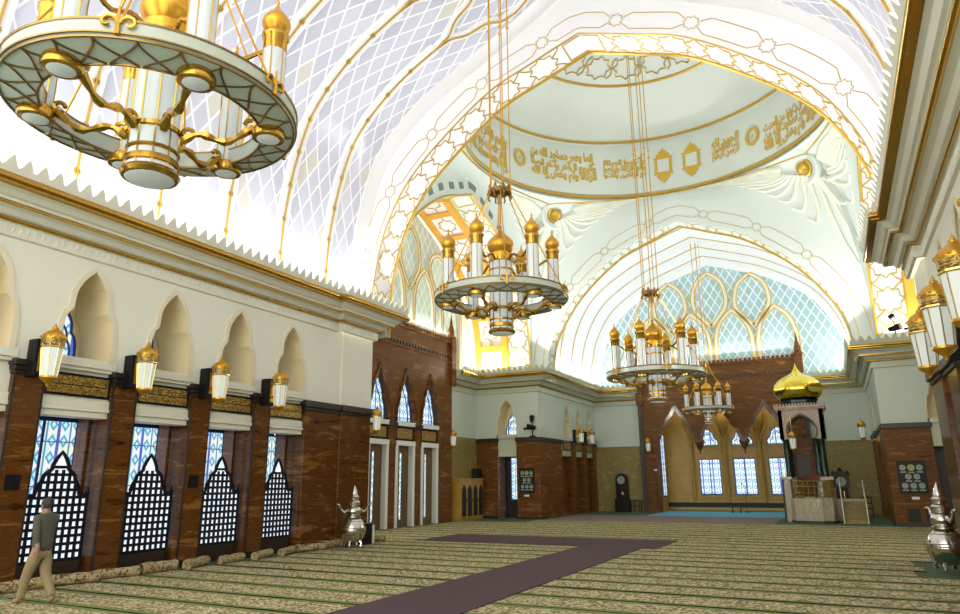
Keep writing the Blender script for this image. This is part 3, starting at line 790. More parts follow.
def barrel(prof, fr, n0, n1, k=64):
    q, L = resample(prof, k)
    rows = []; uvs = []
    for i, (d, z) in enumerate(q): rows.append([fr(d, n0, z), fr(d, n1, z)]); uvs.append([(L*i/k, n0), (L*i/k, n1)])
    return MB().sheet(rows, uvs), L
def smap(prof, fr, n0, n1, k=160):     # (arc length, 0..1 across) -> point on the soffit and inward normal
    q, L = resample(prof, k)
    def f(a, b):
        t = min(max(a/L, 0), .9999)*k; i = int(t); e = t-i
        d = q[i][0]+(q[i+1][0]-q[i][0])*e; z = q[i][1]+(q[i+1][1]-q[i][1])*e
        tx, tz = q[i+1][0]-q[i][0], q[i+1][1]-q[i][1]; l = math.hypot(tx, tz)
        nd, nz = tz/l, -tx/l
        return fr(d, n0+(n1-n0)*b, z), (fr.u*nd+fr.z*nz).normalized()
    return f, L
def fmap(prof, fr, n, k=160):          # on the face of an arch: b metres outside the profile
    q, L = resample(prof, k)
    def f(a, b):
        t = min(max(a/L, 0), .9999)*k; i = int(t); e = t-i
        d = q[i][0]+(q[i+1][0]-q[i][0])*e; z = q[i][1]+(q[i+1][1]-q[i][1])*e
        tx, tz = q[i+1][0]-q[i][0], q[i+1][1]-q[i][1]; l = math.hypot(tx, tz)
        return fr(d-tz/l*b, n, z+tx/l*b), fr.n
    return f, L
def dense(pl, step=.12):
    out = []
    for a, b in zip(pl, pl[1:]):
        n = max(1, int(math.dist(a, b)/step))
        out += [(a[0]+(b[0]-a[0])*i/n, a[1]+(b[1]-a[1])*i/n) for i in range(n)]
    return out+[pl[-1]]
def draw(mb, f, pl, wid, th, closed=False, by=1.0):
    pl = list(pl)+([pl[0]] if closed else [])
    pl = dense(pl)
    if closed: pl = pl[:-1]
    r = [f(a, b/by) for a, b in pl]
    mb.strip([p for p, _ in r], [n for _, n in r], wid, th, closed)
def star(c, r1, r2, rot=0, n=8): return [(c[0]+(r1 if i % 2 == 0 else r2)*math.cos(rot+pi*i/n), c[1]+(r1 if i % 2 == 0 else r2)*math.sin(rot+pi*i/n)) for i in range(2*n)]
def star_chain(mb, f, L, W, wid=.05, th=.02, cell=None, skip=0):
    n = 2*(max(1, round(L/(cell or W*1.3)))//2)+1; c = L/n
    for i in range(n):
        x = (i+.5)*c; r = W*.46
        if i == n//2:
            for q in (-1, 1): draw(mb, f, [(x, W*.12), (x+q*c*.42, W*.12), (x+q*c*.42, W*.88), (x, W*.88)], wid, th, False, W)
            continue
        draw(mb, f, star((x, W/2), r, r*.77), wid, th, True, W)
        for q in (-1, 1):
            draw(mb, f, [(x+q*c/2, W*.04), (x+q*c/2-q*.10*c, W*.20), (x+q*r*.72, W/2-r*.36)], wid, th, False, W)
            draw(mb, f, [(x+q*c/2, W*.96), (x+q*c/2-q*.10*c, W*.80), (x+q*r*.72, W/2+r*.36)], wid, th, False, W)
def oct_chain(mb, f, L, W, b0, wid=.022, th=.012):
    n = max(1, round(L/2.3)); c = L/n
    for i in range(n):
        x = i*c; m_ = b0+W/2; h = W*.42
        draw(mb, f, star((x, m_), W*.36, W*.27), wid, th, True)
        draw(mb, f, [(x+W*.30, m_-h*.3), (x+W*.75, m_-h), (x+c-W*.75, m_-h), (x+c-W*.30, m_-h*.3)], wid, th)
        draw(mb, f, [(x+W*.30, m_+h*.3), (x+W*.75, m_+h), (x+c-W*.75, m_+h), (x+c-W*.30, m_+h*.3)], wid, th)

# near hall vault
FV = Fr((XC, 0, 0), (1, 0, 0), (0, 1, 0))
mb, VL = barrel(VA, FV, -4.5, 18.2)
ceil = struct('ceiling', mb, M['lat'], smooth=True)
vf, _ = smap(VA, FV, 0, 1)
white, goldl = MB(), MB()
RIBS = [1.95+2.03*k for k in range(0, 8)]
U1, U2, U3 = VL*.335, VL*.40, VL*.455
def rib(pl, ww=.42, gw=.034):
    draw(white, vf, pl, ww, .10); draw(goldl, vf, pl, gw, .15)
def mir(pl): return [(VL-a, b) for a, b in pl]
p2 = PITCH/2
for y in RIBS:
    for g in (lambda q: q, mir):
        rib(g([(0.2, y), (U1, y)]))
        for q in (-1, 1):
            arc = [tuple(v) for v in cr([Vector((U1, y)), Vector((U1+.55, y+q*.08)), Vector((U1+1.0, y+q*.38)), Vector((U2-.15, y+q*.55)), Vector((U2+.25, y+q*(p2-.12))), Vector((U2+.75, y+q*p2))], 4)]
            rib(g(arc), .26)
            arc2 = [tuple(v) for v in cr([Vector((U2+.75, y+q*p2)), Vector((U2+1.2, y+q*(p2-.08))), Vector((U2+1.6, y+q*.62)), Vector((U2+2.0, y+q*.42)), Vector((VL*.47, y+q*.1)), Vector((VL*.5, y))], 4)]
            rib(g(arc2), .22)
draw(white, vf, [(VL*.5, -4.4), (VL*.5, 18.1)], .5, .08)
draw(white, vf, [(0.2, 17.8), (VL-.2, 17.8)], .7, .06)
white.build('white_ribs', M['white'], ceil); goldl.build('gilded_rib_lines', M['goldp'], ceil)
mbd = MB()
for y in RIBS:
    for k in range(1, 9):
        for g in (lambda q: q, mir):
            a, b = g([(k*U1/9, y)])[0]; draw(mbd, vf, star((a, b), .075, .055), .025, .13, True)
mbd.build('gilded_stars', M['goldp'], ceil)
# near crossing arch
FNr = Fr((XC, 18.1, 0), (1, 0, 0), (0, -1, 0))
an = struct('trim_near_arch', MB(FNr).prism(NI + VA[::-1], -1.15, 0), M['white'])
sf, SL = smap(NI, FNr, 0, -1.15)
g = MB(); star_chain(g, sf, SL, 1.15, .036, .02); draw(g, sf, [(0, .02), (SL, .02)], .05, .03, by=1.15)
ff, FLn = fmap(NI, FNr, .0)
oct_chain(g, ff, FLn, .62, .12); g.build('gilded_pattern', M['goldp'], an)
g = MB(); q, _ = resample(NI, 90); g.tube([FNr(d, -1.12, z-.02) for d, z in q], .058, 6); g.build('gilded_edge', M['goldp'], an, smooth=True)
# far arch, nave vault and tympanum
FFr = Fr((XC, 32.3, 0), (1, 0, 0), (0, -1, 0))
af = struct('trim_far_arch', MB(FFr).prism(FI + FX[::-1], -.95, 0), M['pend'])
g = MB(); sf, SL = smap(FI, FFr, 0, -.95); star_chain(g, sf, SL, .95, .035, .015)
ff, FLn = fmap(FI, FFr, 0); oct_chain(g, ff, FLn, .6, .2); g.build('gilded_pattern', M['goldp'], af)
g = MB(); q, _ = resample(FI, 90); g.tube([FFr(d, -.9, z-.02) for d, z in q], .06, 6); g.build('gilded_edge', M['goldp'], af, smooth=True)
mb, _ = barrel(NV, FV, 33.0, 41.6); cn = struct('ceiling_nave', mb, M['white'], smooth=True)
nf, NL = smap(NV, FV, 0, 1); g = MB(); g2 = MB()
for y in (34.6, 36.4, 38.2, 40.0):
    draw(g, nf, [(.3, y), (NL-.3, y)], .07, .06); draw(g2, nf, [(.3, y), (NL-.3, y)], .4, .03)
    for k in range(4):
        pass
g.build('gilded_rib_lines', M['goldp'], cn); g2.build('white_ribs', M['white'], cn)
FTy = Fr((XC, 41.35, 0), (1, 0, 0), (0, -1, 0))
ty = struct('window_tympanum', MB(FTy).prism(NV, -.15, 0), M['tym'])
def tracery(fr, arcs, parent, ww=.30, th=.10, n=.0):
    wb, gb = MB(), MB()
    for pl in arcs:
        pts = [fr(u, n, z) for u, z in pl]; wb.strip(pts, [fr.n]*len(pts), ww, th)
        for q in (-1, 1):
            off = []
            for i, p in enumerate(pts):
                a = pts[max(0, i-1)]; b = pts[min(len(pts)-1, i+1)]; sd = (b-a).normalized().cross(fr.n); off.append(p+sd*q*ww*.36)
            gb.strip(off, [fr.n]*len(off), .045, th+.03)
    wb.build('tracery', M['ivory'], parent); gb.build('gilded_tracery_lines', M['goldp'], parent)
def parch(c, hw, z0, zs, za):
    h = [(hw, z0), (hw, zs), (hw*.92, zs+(za-zs)*.35), (hw*.68, zs+(za-zs)*.66), (hw*.34, zs+(za-zs)*.86), (0, za)]
    hh = sm(h, 4); return [(c-d, z) for d, z in hh] + [(c+d, z) for d, z in hh[::-1][1:]]
arcs = []
for c in (-3.5, -1.17, 1.17, 3.5): arcs.append(parch(c, 1.0, 7.5, 9.3, 11.35))
def cell(c, hw, z0, zm, za):
    h = sm([(0.0, z0), (hw*.35, z0+.35), (hw*.85, z0+1.0), (hw, zm), (hw*.8, zm+(za-zm)*.55), (hw*.4, zm+(za-zm)*.85), (0, za)], 4)
    return [(c-d, z) for d, z in h], [(c+d, z) for d, z in h]
for c, dz in ((-2.34, -.35), (0, 0), (2.34, -.35)):
    arcs += list(cell(c, .95, 10.5+dz*.5, 12.2+dz, 13.75+dz))
tracery(FTy, arcs, ty)
g = MB(); q, _ = resample(NV, 60); g.strip([FTy(d*.985, 0, z-.12) for d, z in q], [FTy.n]*len(q), .3, .08); g.build('rim', M['white'], ty)

# side arms: arch, amber framed soffit band, end wall lattice
for s in (1, -1):
    FS = Fr((XC-s*7.75, CY, 0), (0, 1, 0), (s, 0, 0)); SN = SIDE[s]
    at = struct(f'trim_arm_arch_{SN}', MB(FS).prism(TI + TX[::-1], -1.2, 0), M['pend'])
    g = MB(); sf, SL = smap(TI, FS, 0, -1.2); star_chain(g, sf, SL, 1.2, .05, .02)
    q, _ = resample(TI, 80); g.tube([FS(d, .0, z-.02) for d, z in q], .06, 6); g.tube([FS(d, -1.2, z-.02) for d, z in q], .06, 6)
    g.build('gilded_pattern', M['goldp'], at)
    mb = MB(); ff, L_ = fmap(TI, FS, 0)
    for k in range(-6, 7):
        a = L_/2+k*.95; draw(mb, ff, [(a-.2, .42), (a+.2, .42)], .30, .02)
    mb.build('dark_tiles', M['slate'], at)
    mb, _ = barrel(TI, FS, -1.2, -3.2); ct = struct(f'ceiling_arm_{SN}', mb, M['white'], smooth=True)
    sf, SL = smap(TI, FS, -1.2, -3.2); am, g, g3 = MB(), MB(), MB(); W_ = 2.0
    for b in (.18, 1.72): draw(am, sf, [(.2, b), (SL-.2, b)], .34, .10, by=W_)
    n = 13
    for i in range(n+1):
        a = .2+(SL-.4)*i/n; draw(am, sf, [(a, .3), (a, 1.6)], .30, .09, by=W_)
        if i < n:
            m_ = a+(SL-.4)/n/2; draw(g, sf, star((m_, .95), .46, .35), .04, .03, True, W_)
            for q_ in (-1, 1): draw(g, sf, [(m_+q_*.46, .95), (m_+q_*.7, .95)], .04, .03, False, W_)
    am.build('amber_frame', M['orange'], ct); g.build('gilded_pattern', M['goldp'], ct)
    FTw = Fr((XC-s*10.93, CY-.3, 0), (0, 1, 0), (s, 0, 0))
    tw = struct(f'window_arm_{SN}', MB(FTw).prism([(d, z) for d, z in TI], -.12, 0), M['tymt'])
    arcs = [parch(c, .92, 7.0, 9.6, 11.6) for c in (-3.9, -1.3, 1.3, 3.9)]
    for c in (-2.6, 0, 2.6): arcs += list(cell(c, .85, 10.4, 11.9, 13.4 if c == 0 else 12.7))
    tracery(FTw, arcs, tw, .26)

# pendentives
def pend_base(m=26):
    out = []
    def lay(prof, f):
        q, _ = resample(prof, m); return [f(d, min(z, 15.7)) for d, z in q][:-1]
    out += lay(FX, lambda d, z: Vector((d, 32.3-CY, z)))               # far side, left to right
    out += lay(TX, lambda d, z: Vector((7.75, -d, z)))                 # right
    out += lay(NX, lambda d, z: Vector((-d, 19.2-CY, z)))              # near
    out += lay(TX, lambda d, z: Vector((-7.75, d, z)))                 # left
    return out
PB = pend_base(); RZ, RR = 15.75, 7.3
def pend(p, t):
    h = math.hypot(p.x, p.y); q = Vector((p.x/h*RR, p.y/h*RR, RZ)); a = 1-math.cos(t*pi/2); b = math.sin(t*pi/2)
    return Vector((XC+p.x+(q.x-p.x)*a, CY+p.y+(q.y-p.y)*a, p.z+(q.z-p.z)*b))
rows = [[pend(p, k/10) for p in PB+[PB[0]]] for k in range(11)]
pe = struct('ceiling_pendentives', MB().sheet(rows), M['pend'], smooth=True)
mb = MB(); mb.tube([pend(p, .86) for p in PB], .045, 5, True); mb.build('gilded_ring', M['goldp'], pe)
# drum and dome
DR = lambda z: 7.3+.25*(z-15.75)/3.2
DP = [(7.3, 15.7), (7.42, 15.85), (7.42, 16.0), (DR(16.1), 16.1), (DR(17.5), 17.5), (7.55, 18.95), (7.42, 19.0), (7.42, 19.12), (7.3, 19.6), (6.6, 20.45), (5.35, 21.1), (5.2, 21.12), (3.1, 21.95), (1.2, 22.35), (0, 22.45)]
dm = struct('ceiling_dome', MB().lathe(DP, (XC, CY, 0), 96, caps=False), M['dome'], smooth=True)
def ringt(r, z, w_): return MB().tube([(XC+r*math.cos(2*pi*i/96), CY+r*math.sin(2*pi*i/96), z) for i in range(96)], w_, 6, True)
for r, z, w_ in ((7.33, 15.95, .09), (7.42, 19.05, .08), (5.28, 21.08, .08)): ringt(r, z, w_).build('gilded_ring', M['goldp'], dm, smooth=True)
mb = MB()
def dmap(phi, r):
    z = 21.12+(5.2-r)/2.1*.83-.03; p = Vector((XC+r*math.sin(phi), CY+r*math.cos(phi), z)); return p
for i in range(20):
    ph = 2*pi*i/20
    pts = [dmap(ph+(x)/4.3, 4.3+y) for x, y in star((0, 0), .62, .46)]
    mb.strip(pts, [Vector((0, 0, -1))]*len(pts), .05, .03, True)
    pts = [dmap(ph+pi/20+dx/4.3, 4.3+dy) for dx, dy in ((-.18, .55), (0, .35), (.0, -.35), (.18, -.55))]
    mb.strip(pts, [Vector((0, 0, -1))]*4, .05, .03)
mb.build('gilded_stars', M['goldp'], dm)
def dr(phi, z, k=0):
    r = DR(z)-.02-k; return Vector((XC+r*math.sin(phi), CY+r*math.cos(phi), z))
def on_drum(s_, p0, p1, z0, z1, name='inscription', mb=None):
    return script_text(s_, (math.radians(p0), math.radians(p1)), (z0, z1), lambda u, z, k: dr(u, z, k), name, M['goldt'], dm, mb=mb, bold=.055)
M['goldt'] = mat('gold_lettering', (.70, .44, .05), .45, .25)
def block(p0, p1, z0, z1, lines):
    n = len(lines); h = (z1-z0)/n
    for i, tx in enumerate(lines):
        z = z1-h*(i+1); on_drum(tx, p0, p1, z-.12*h, z+h*1.25)
A1, A2, A3, A4 = 'إنما يعمر مساجد الله من آمن بالله', 'واليوم الآخر وأقام الصلاة وآتى', 'الزكاة ولم يخش إلا الله فعسى', 'أولئك أن يكونوا من المهتدين'
for q in (0, 180):
    block(-98+q, -71+q, 16.3, 18.3, (A2[:22], A4[:22], A1[:22]))
    block(-59+q, -30.5+q, 16.7, 18.35, (A1[:24], A2[:24], A3[:24]))
    block(-27.5+q, -10.8+q, 16.95, 18.1, ('وأقيموا الصلاة', 'وآتوا الزكاة واركعوا', 'مع الراكعين وأنفقوا'))
    block(15+q, 26+q, 16.95, 18.1, ('الحمد لله', 'رب العالمين', 'الرحمن الرحيم'))
    block(36.5+q, 64+q, 16.2, 17.85, (A4[:24], A1[:24], A3[:24]))
    block(70+q, 78+q, 16.5, 18.0, ('سبحان ربي', 'العظيم', 'وبحمده'))
def plaque(ph, z, wdeg, h, hole=None):
    mb = MB(); half = [(0, 1), (.18, .84), (.30, .86), (.42, .70), (.62, .66), (.60, .50), (.98, .46), (.80, .36), (.84, .2), (.80, 0)]
    q = [(a, b) for a, b in half]; o = q+[(a, -b) for a, b in q[::-1][1:]]; o = o+[(-a, b) for a, b in o[::-1][1:-1]]
    vs = [mb.v(tuple(dr(math.radians(ph+a*wdeg/2), z+b*h/2, .02))) for a, b in o]; mb.face(vs)
    mb.build('plaque', M['goldt'], dm, recalc=False)
    mb = MB(); vs = [mb.v(tuple(dr(math.radians(ph+a*wdeg/2*.55), z+b*h/2*.36, .04))) for a, b in ((-1, -1), (1, -1), (1, 1), (-1, 1))]; mb.face(vs); mb.build('plaque_field', M['dome'], dm, recalc=False)
    for r in range(3): on_drum(('بسم الله', 'الرحمن', 'الرحيم')[r], ph-wdeg*.22, ph+wdeg*.22, z+h*.05-.02+(.1-.16*r)*h*.6, z+h*.05+.08*h+(.1-.16*r)*h*.6)
plaque(-4, 17.45, 8.2, 2.05); plaque(7, 17.45, 8.2, 2.0); plaque(176, 17.45, 8.2, 2.05)
def roundel(ph, z, wdeg, h):
    mb = MB(); n = 24
    pts = [dr(math.radians(ph)+math.cos(2*pi*i/n)*math.radians(wdeg/2)*(1+.05*math.cos(8*2*pi*i/n)), z+math.sin(2*pi*i/n)*h/2*(1+.05*math.cos(8*2*pi*i/n)), .02) for i in range(n)]
    mb.strip(pts, [Vector((XC-p.x, CY-p.y, 0)).normalized() for p in pts], .15, .03, True); mb.build('roundel', M['goldt'], dm)
    on_drum('هو', ph-wdeg*.12, ph+wdeg*.12, z-h*.2, z+h*.2)
for ph in (-64.6, 31.7, 115, -148): roundel(ph, 17.5, 4.6, .8)
# carved scroll-work and bosses on the pendentives
carve, boss_o = MB(), []
def pp(ang, t):           # angle from the far direction, clockwise
    x, y = math.sin(ang), math.cos(ang); best = min(PB, key=lambda p: -(p.x*x+p.y*y)/math.hypot(p.x, p.y))
    i = PB.index(best); a = math.atan2(best.x, best.y); d = ang-a
    d = (d+pi) % (2*pi)-pi
    j = (i+(1 if d > 0 else -1)) % len(PB); a2 = math.atan2(PB[j].x, PB[j].y); dd = ((a2-a+pi) % (2*pi))-pi
    e = min(1, max(0, d/dd)) if abs(dd) > 1e-6 else 0
    return pend(PB[i].lerp(PB[j], e), t)
bl = MB()
for ca in (-1, 1):
    for sgn in (1, -1):
        corner = math.atan2(7.75*ca, 6.55*sgn)-math.radians(4.5)*ca*sgn
        if sgn < 0: pass
        def W(x, y):      # x metres sideways, y metres up from the boss
            c0 = pp(corner, .69); hr = math.hypot(c0.x-XC, c0.y-CY)
            return pp(corner+x/hr, max(.02, min(.985, .69+y/9.5)))
        C0 = W(0, 0)
        inw = (Vector((XC, CY, C0.z-4))-C0).normalized()
        bm_ = MB(); x_ = inw.orthogonal().normalized()
        Mx = inw.to_track_quat('Z', 'Y').to_matrix()
        tmp = MB(Fr(C0, Mx.col[0], Mx.col[1])); tmp.f.z = inw
        tmp.lathe([(.46, -.1), (.46, .06), (.36, .08), (.32, .04), (.26, .18), (.12, .24), (0, .25)], (0, 0, 0), 20); tmp.build('boss', M['goldp'], pe, smooth=True)
        tmp = MB(Fr(C0, Mx.col[0], Mx.col[1])); tmp.f.z = inw
        tmp.lathe([(.82, -.1), (.80, .08), (.70, .14), (.62, .08), (.5, .05)], (0, 0, 0), 24, caps=False); tmp.build('boss_ring', M['pend'], pe, smooth=True)
        for q in (-1, 1):
            for k in range(8):       # sweeping feathers along the wing
                pts = [W(q*(.8+.05*k), .45-.24*k), W(q*(1.7+.05*k), .85-.30*k), W(q*(2.6+.05*(7-k)), .45-.27*k), W(q*(3.4+.26*(7-k)), .62-.24*k)]
                c = cr(pts, 5); carve.tube(c, [.15*(1-.75*i/(len(c)-1)) for i in range(len(c))], 6)
            for k in range(7):       # drooping feathers below the boss
                pts = [W(q*(.10+.12*k), -.85+.03*k), W(q*(.14+.22*k), -2.2+.10*k), W(q*(.16+.30*k), -3.6+.30*k), W(q*(.30+.36*k), -4.9+.50*k), W(q*(.55+.40*k), -5.0+.52*k)]
                c = cr(pts, 5); carve.tube(c, [.16*(1-.7*i/(len(c)-1)) for i in range(len(c))], 6)
            sp = [W(q*(2.2+.55*(1-i/16)*math.cos(i*.55)), -1.3+.55*(1-i/16)*math.sin(i*.55)) for i in range(15)]
            carve.tube(sp, [.10-.005*i for i in range(15)], 6)
carve.build('carved_scrollwork', M['relief'], pe, smooth=True)

# ------------------------------------------------------------------ carpets
def carpet_row(i, y, x0, x1, label, roll=False):
    mb = MB(); n = 26; w_ = .47
    z0 = .004; rows = [[], []]
    jit = [random.uniform(-.012, .012) for _ in range(n+1)]
    top, bot = [], []
    for k in range(n+1):
        x = x0+(x1-x0)*k/n; o = jit[k]; e = .014+.006*random.random()
        top.append([(x, y-w_+o, e), (x, y, .014), (x, y+w_+o, e)]); bot.append([(x, y-w_+o, 0), (x, y, 0), (x, y+w_+o, 0)])
    mb.sheet(top); mb.sheet(bot)
    for j in (0, 2): mb.sheet([[t[j] for t in top], [b[j] for b in bot]])
    o = mb.build('prayer_carpet', M['carpet'], loc=((x0+x1)/2, y, 0))
    tag(o, label, 'carpet', 'rows of patterned prayer carpet'); setbase(o)
    if roll:
        r = .095+.02*random.random(); a = random.uniform(-.20, .16); mb = MB(); rr = [r*(.9+.2*random.random()) for _ in range(6)]
        pts = [(x0-.02+a*(k/5-.5)*2, y-w_+.05+(2*w_-.10)*k/5, r+.012) for k in range(6)]
        mb.tube(pts, rr, 14)
        for yy in (y-w_+.045, y+w_-.045): mb.tube([(x0-.02-a+math.cos(t*.7)*r*(.9-.06*t) if yy < y else x0-.02+a+math.cos(t*.7)*r*(.9-.06*t), yy, r+.012+math.sin(t*.7)*r*(.9-.06*t)) for t in range(14)], .008, 4)
        mb.build('rolled_end', M['roll'], o, smooth=True, loc=(x0, y, 0))
    return o
ROWS = [4.9+.965*k for k in range(28)]
for k, y in enumerate(ROWS):
    xr = 1.95 if y < 15.9 else 1.25 if y < 18.9 else 3.9
    x0 = -13.05 if y < 18.6 else -15.9
    if y > 29.6: x0 = -12.9
    carpet_row(k, y, x0+random.uniform(-.1, .1), xr+random.uniform(-.15, .15), ('patterned beige prayer carpet with rolled up end, ' if 7.5 < y < 18.6 else 'flat patterned beige prayer carpet, ')+f'{ORD[27-k]} row counted from the pulpit', roll=7.5 < y < 18.6)
tag(MB().box((-6.75, 4.5, .021), (-5.0, 22.3, .030)).build('purple_runner', M['purple'], loc=(-5.9, 13, 0)), 'plain dark purple carpet runner leading down the middle of the hall', 'carpet')
tag(MB().box((-12.2, 19.5, .021), (-6.76, 22.3, .029)).box((-4.99, 19.5, .021), (-4.6, 22.3, .029)).build('purple_cross_runner', M['purple'], loc=(-8.4, 20.9, 0)), 'plain dark purple carpet strip lying crosswise at the end of the runner', 'carpet')
tag(MB().box((-12.9, 31.46, 0), (-2.6, 36.9, .008)).build('rose_carpet', M['rose'], loc=(-5.5, 35, 0)), 'dusty rose carpet spread across the floor before the prayer niche', 'carpet')

# ------------------------------------------------------------------ chandeliers
def onion(r, h):      # onion dome profile, base radius ~.8r
    return [(r*.72, 0), (r*.80, h*.04), (r*.98, h*.16), (r*1.02, h*.26), (r*.94, h*.36), (r*.70, h*.47), (r*.42, h*.57), (r*.22, h*.66), (r*.12, h*.74), (r*.10, h*.78), (r*.16, h*.82), (r*.10, h*.86), (r*.05, h*.92), (0, h)]
def chandelier(x, y, z, R, ztop, label, rot=0, rods=True):
    base = (x, y, z-.62*R); t = thing('chandelier', label, 'chandelier', base, 'ring chandeliers of the prayer hall')
    seg = 64; L = lambda mb, name, m, par=t, sm_=True: mb.build(name, m, par, smooth=sm_)
    mb = MB(); mb.lathe([(R*.74, -.035*R), (R*.97, 0), (R, .02*R), (R, .11*R), (R*.985, .12*R), (R*.76, .10*R), (R*.74, .09*R), (R*.74, -.035*R)], (x, y, z), seg, caps=False)
    ring = L(mb, 'ring', M['glassb'])
    mb = MB(); N = 24
    for k in range(N):
        a0 = 2*pi*k/N; da = 2*pi/N
        for q in (1, -1):
            pts = []
            for i in range(7):
                u = i/6; rr = R*(.75+.23*u); a = a0+q*da*(.05+.95*math.sin(u*pi/2)); pts.append((x+rr*math.cos(a), y+rr*math.sin(a), z-.035*R+(rr/R-.74)/.23*.035*R-.006))
            mb.tube(pts, .009*R, 4)
    for rr, zz, w_ in ((.745, -.035, .011), (.985, .0, .010), (1.0, .115, .011), (.745, .10, .011), (1.003, .02, .008)):
        mb.tube([(x+rr*R*math.cos(2*pi*i/seg), y+rr*R*math.sin(2*pi*i/seg), z+zz*R) for i in range(seg)], w_*R, 5, True)
    L(mb, 'gilded_ring_tracery', M['bronze'], ring)
    for k in range(6):
        a = rot+2*pi*(k+.5)/6; c, s_ = math.cos(a), math.sin(a); mb = MB()
        for q in (-1, 1):
            pts = []
            for i in range(12):
                th = i*.5; rr = .055*R*(1-i/14); du = q*(.062*R+rr*math.cos(th+pi)*1.0); dz = rr*math.sin(th)
                pts.append((x+c*R*1.015-s_*du, y+s_*R*1.015+c*du, z+.08*R+dz))
            mb.tube(pts, .012*R, 5)
        mb.tube([(x+c*R*1.015, y+s_*R*1.015, z), (x+c*R*1.02, y+s_*R*1.02, z+.19*R)], [.018*R, .006*R], 6)
        L(mb, 'scroll_ornament', M['goldo'], ring)
    # centre tube
    ct = L(MB().lathe([(.172*R, -.44*R), (.172*R, .66*R)], (x, y, z), 20), 'centre_tube', M['glass'])
    mb = MB()
    for zz, h in ((-.30, .025), (-.14, .04), (.62, .06), (.48, .02), (-.40, .05)): mb.lathe([(.173*R, 0), (.186*R, .01*R), (.186*R, h*R), (.173*R, (h+.01)*R)], (x, y, z+zz*R), 20)
    for i in range(10):
        a = 2*pi*i/10; mb.tube([(x+.175*R*math.cos(a), y+.175*R*math.sin(a), z-.44*R), (x+.175*R*math.cos(a), y+.175*R*math.sin(a), z+.66*R)], .007*R, 4)
    L(mb, 'gilded_bands', M['gold'], ct)
    L(MB().lathe([(.15*R, -.49*R), (.19*R, -.485*R), (.205*R, -.46*R), (.185*R, -.43*R), (.172*R, -.425*R)], (x, y, z), 24), 'end_rim', M['gold'], ct)
    L(MB().lathe([(0, -.505*R), (.15*R, -.50*R), (.172*R, -.485*R), (.15*R, -.47*R)], (x, y, z), 20), 'end_glass', M['glass'], ct)
    L(MB().lathe([(.16*R, .66*R), (.185*R, .68*R), (.185*R, .75*R), (.15*R, .78*R)], (x, y, z), 20).lathe(onion(.205*R, .52*R), (x, y, z+.77*R), 20), 'onion_dome', M['goldo'], ct)
    for k in range(6):
        a = rot+2*pi*k/6; cx, cy = x+.80*R*math.cos(a), y+.80*R*math.sin(a); r = .088*R
        tb = L(MB().lathe([(r, -.02*R), (r, .72*R)], (cx, cy, z), 14), 'tube', M['glass'])
        mb = MB()
        for i in range(6):
            b = 2*pi*i/6; mb.tube([(cx+r*1.02*math.cos(b), cy+r*1.02*math.sin(b), z), (cx+r*1.02*math.cos(b), cy+r*1.02*math.sin(b), z+.72*R)], .006*R, 4)
        mb.lathe([(r, .67*R), (r*1.06, .68*R), (r*1.06, .77*R), (r*1.22, .79*R), (r*1.22, .82*R), (r*.95, .85*R)], (cx, cy, z), 14)
        L(mb, 'gilded_collar', M['gold'], tb)
        L(MB().lathe(onion(r*1.25, .34*R), (cx, cy, z+.84*R), 16), 'onion_dome', M['goldo'], tb)
        L(MB().lathe([(r*1.0, -.09*R), (r*1.35, -.085*R), (r*1.45, -.045*R), (r*1.25, .0), (r, .01*R)], (cx, cy, z), 20), 'base_rim', M['gold'], tb)
        L(MB().lathe([(0, -.105*R), (r*.7, -.102*R), (r*1.02, -.088*R), (r, -.07*R)], (cx, cy, z), 16), 'base_glass', M['glass'], tb)
        mb = MB(); pts = []
        for i in range(13):
            u = i/12; rr = R*(.19+.50*u); pts.append((x+rr*math.cos(a), y+rr*math.sin(a), z-.17*R+.12*R*u+.045*R*math.sin(u*2*pi*1.2)))
        mb.tube(pts, [.028*R*(1+.35*math.sin(i*1.9)) for i in range(13)], 6)
        for (u0, sgn) in ((.22, 1), (.67, -1)):
            sp = []
            for i in range(9):
                th = i*.65; q = .05*R*(1-i/11); rr = R*u0+sgn*q*math.cos(th); sp.append((x+rr*math.cos(a), y+rr*math.sin(a), z-(.10 if u0 < .5 else -.02)*R+q*math.sin(th)))
            mb.tube(sp, .018*R, 5)
        L(mb, 'scroll_arm', M['gold'])
        # upper scroll arms between the collars
        mb = MB(); pts = [(x+R*(.2+.52*i/10)*math.cos(a), y+R*(.2+.52*i/10)*math.sin(a), z+.62*R+.05*R*math.sin(i*.75)) for i in range(11)]
        mb.tube(pts, .02*R, 5); L(mb, 'upper_arm', M['gold'])
    zc = z+1.78*R
    mb = MB().lathe([(.10*R, -.05*R), (.17*R, -.03*R), (.19*R, .02*R), (.14*R, .06*R), (.05*R, .05*R), (.03*R, -.2*R)], (x, y, zc), 16)
    for i in range(8):
        a = 2*pi*i/8; mb.lathe([(.02*R, 0), (.03*R, .04*R), (0, .1*R)], (x+.16*R*math.cos(a), y+.16*R*math.sin(a), zc+.03*R), 6)
        mb.tube([(x+.17*R*math.cos(a), y+.17*R*math.sin(a), zc), (x+.20*R*math.cos(a), y+.20*R*math.sin(a), zc-.07*R), (x+.17*R*math.cos(a), y+.17*R*math.sin(a), zc-.12*R)], .014*R, 5)
    L(mb, 'crown', M['brown_gold'])
    L(MB().tube([(x, y, zc), (x, y, z+1.27*R)], .02*R, 6), 'centre_rod', M['gold'])
    for k in range(6):
        a = rot+2*pi*(k+.5)/6
        L(MB().tube([(x+.16*R*math.cos(a), y+.16*R*math.sin(a), zc), (x+.97*R*math.cos(a), y+.97*R*math.sin(a), z+.12*R)], .009*R, 5), 'stay_rod', M['goldo'])
